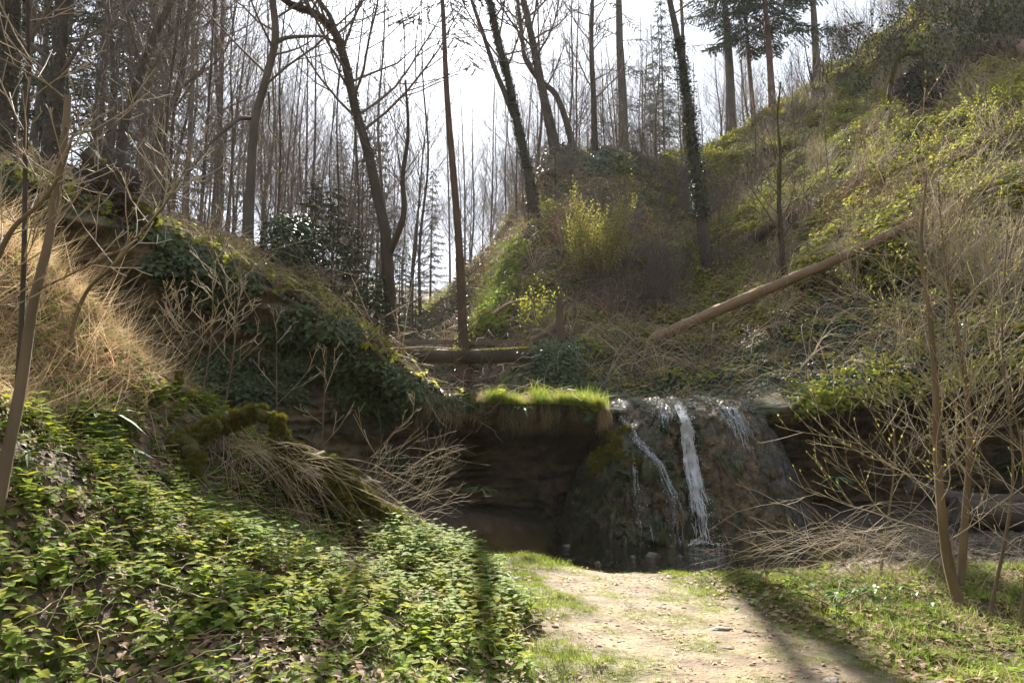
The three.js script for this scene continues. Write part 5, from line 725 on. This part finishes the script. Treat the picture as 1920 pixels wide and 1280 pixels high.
// dead stems draped over the root heap and the bank below
{
  const r = rng(110), mb = new MB();
  const arc = (a, b, sag, w) => { const pts = []; for (let q = 0; q <= 8; q++) { const f = q / 8, p = a.clone().lerp(b, f); p.y += sag * 4 * f * (1 - f) + .03 * noise(f * 5, a.x * 9, b.x * 9); p.x += .05 * noise(f * 4, a.y * 9, 2); p.z += .05 * noise(f * 4, a.x * 7, 8); pts.push(p); } mb.tube(pts, (f) => lerp(w, w * .5, f), 3); };
  for (let k = 0; k < 150; k++) { const u = r(), a = at(390 + 200 * u + 60 * (r() - .5), 800 + 60 * u + 40 * (r() - .4), 7.5 + .5 * r()), e = at(440 + 420 * u * (.2 + .8 * r()) + 300 * (r() - .5), 870 + 170 * r(), 7.0 + 1.2 * r()); arc(a, e, -.05 + .22 * r(), .002 + .0022 * r()); }
  for (let k = 0; k < 90; k++) { const d = 5.2 + 3 * r(), px = 380 + 480 * r(), py = 900 + 200 * r(), x = (px - 960) / FPX * d, s = onG(x, d, .02 + .12 * r()), dx = .3 + .8 * r(), e = onG(x + dx * (.4 + .6 * r()), Math.max(3, d - .5 * r() + .2), .03 + .2 * r()); arc(s, e, .03 + .08 * r(), .002 + .002 * r()); }
  for (let k = 0; k < 230; k++) { const d = 3.4 + 5 * r(), x = -3.6 * r() * d / 5.5, s = onG(x, d, .02 + .05 * r()), a = r() * 6.28, L = .25 + .7 * r(), e = onG(x + Math.cos(a) * L, d + Math.sin(a) * L, .02 + .1 * r()); if (past(x, d) > -1.5) continue; arc(s, e, .03, .0025 + .003 * r()); }
  tag(mb.mesh('dead_stems', M.strawStem), 'dead pale stems draped over the mossy root heap', 'dead stems', null, 'stuff');
  const tw = new MB();
  for (let k = 0; k < 44; k++) { const a = at(640 + 160 * r(), 880 + 120 * r(), 8.4 + .8 * r()), dir = V(.2 + r(), .25 + .7 * r() - .1, (r() - .5) * .6).normalize(), L = .3 + .9 * r(); grow(tw, a, dir, L, .003, 1, { ...GO, seg: [.2, .12, .1], wander: .45, rise: .02, dens: [3, 4, 5], max: 2, minR: .0013 }, r); }
  tag(tw.mesh('tangled_twigs', M.twigPale), 'tangle of thin bare twigs in front of the dark cave', 'twigs', null, 'stuff');
}
// hart's-tongue ferns and strap leaves
{
  const frond = [0, 1].map((k) => { const mb = new MB(); leaf(mb, V(0, 0, 0), V(0, .35, 1).normalize(), V(1, 0, 0), .3, .045, .3, .55 + .3 * k, 2); return mb.geo(); }), r = rng(120);
  const fern = (p, s, n, label, out) => { const t = thing('fern', label, 'fern', p); t.rotation.y = out ?? 0; for (let k = 0; k < n; k++) { const m = addMesh('frond', frond[k % 2], M.fern, t); m.rotation.set(.35 * (r() - .3), (k / n - .5) * (out === undefined ? 6.28 : 4) + r() * .3, 0); m.scale.setScalar(s * (.7 + .6 * r())); } };
  [[1495, 745, 12.2, 1.1, 8, 'strap-leaved fern hanging by the shoulder of the waterfall'], [1520, 725, 12.3, .9, 7, 'strap-leaved fern just above the waterfall shoulder one'], [1465, 700, 13, .8, 6, 'small strap-leaved fern at the lip of the slope above the fall'], [1568, 895, 11.6, 1, 8, 'fern at the foot of the dark overhang'], [1705, 670, 12.4, 1.1, 8, 'fern with arched fronds on the shaded bank above the overhang'], [982, 765, 12.1, .8, 6, 'little fern hanging under the grass ledge'], [900, 915, 11.6, 1.1, 9, 'fern in the dark of the cave']].forEach(([px, py, d, s, n, l]) => fern(at(px, py, d), s, n, l, 0));
  [[185, 775, 6.6, 1.3, 7, 'big strap-leaved fern below the straw bank'], [230, 815, 6.4, 1.2, 6, 'strap-leaved fern with a drooping silvery frond on the bank'], [60, 1045, 5, .8, 5, 'broad-leaved plant among the nettles near the picture edge']].forEach(([px, py, d, s, n, l]) => { const x = (px - 960) / FPX * d, p = onG(x, d, .02); fern(p, s, n, l, undefined); });
  { const p = onG((930 - 960) / FPX * 7.7, 7.7), t = thing('sedge_tuft', 'dark strap-leaved sedge tuft where bank meets path', 'sedge', p); for (let k = 0; k < 34; k++) { const m = addMesh('blade', frond[1], M.grassDark, t); m.rotation.set(-.4 * r(), k * 2.4, 0); m.scale.set(.35, .9 + .6 * r(), .9 + .7 * r()); } }
  // broad leaves of the bramble patch beside the path
  const bl = (() => { const mb = new MB(); leaf(mb, V(0, 0, 0), V(0, 0, 1), V(1, 0, 0), 1, .75, .3, .35, 2, true); return mb.geo(); })(), bp = onG((1540 - 960) / FPX * 6.6, 6.6), t = thing('bramble_plant', 'low bramble with broad leaves on trailing stems beside the path', 'bramble', bp), bm = leafMat([.12, .2, .035], .45, .4);
  for (let k = 0; k < 7; k++) { const c = new MB(), a = -2.6 + k * .75, L = .35 + .5 * r(), pts = []; for (let q = 0; q <= 7; q++) { const f = q / 7, x = bp.x + Math.cos(a) * L * f * 1.5, d = -bp.z + Math.sin(a) * L * f; pts.push(V(x - bp.x, ground(x, d) - bp.y + .03 + .22 * Math.sin(f * 2.6), bp.z * -1 - d)); } c.tube(pts, (f) => lerp(.006, .003, f), 4); c.mesh('stem', M.twigRed, t); for (let q = 2; q <= 7; q++) for (let e = 0; e < 3; e++) { const m = addMesh('leaf', bl, bm, t); m.position.copy(pts[q]); m.rotation.order = 'YXZ'; m.rotation.set(.3 * (r() - .6), r() * 6.28, (r() - .5) * .8); m.scale.setScalar(.06 + .035 * r()); } }
}
renderer.render(scene, camera);
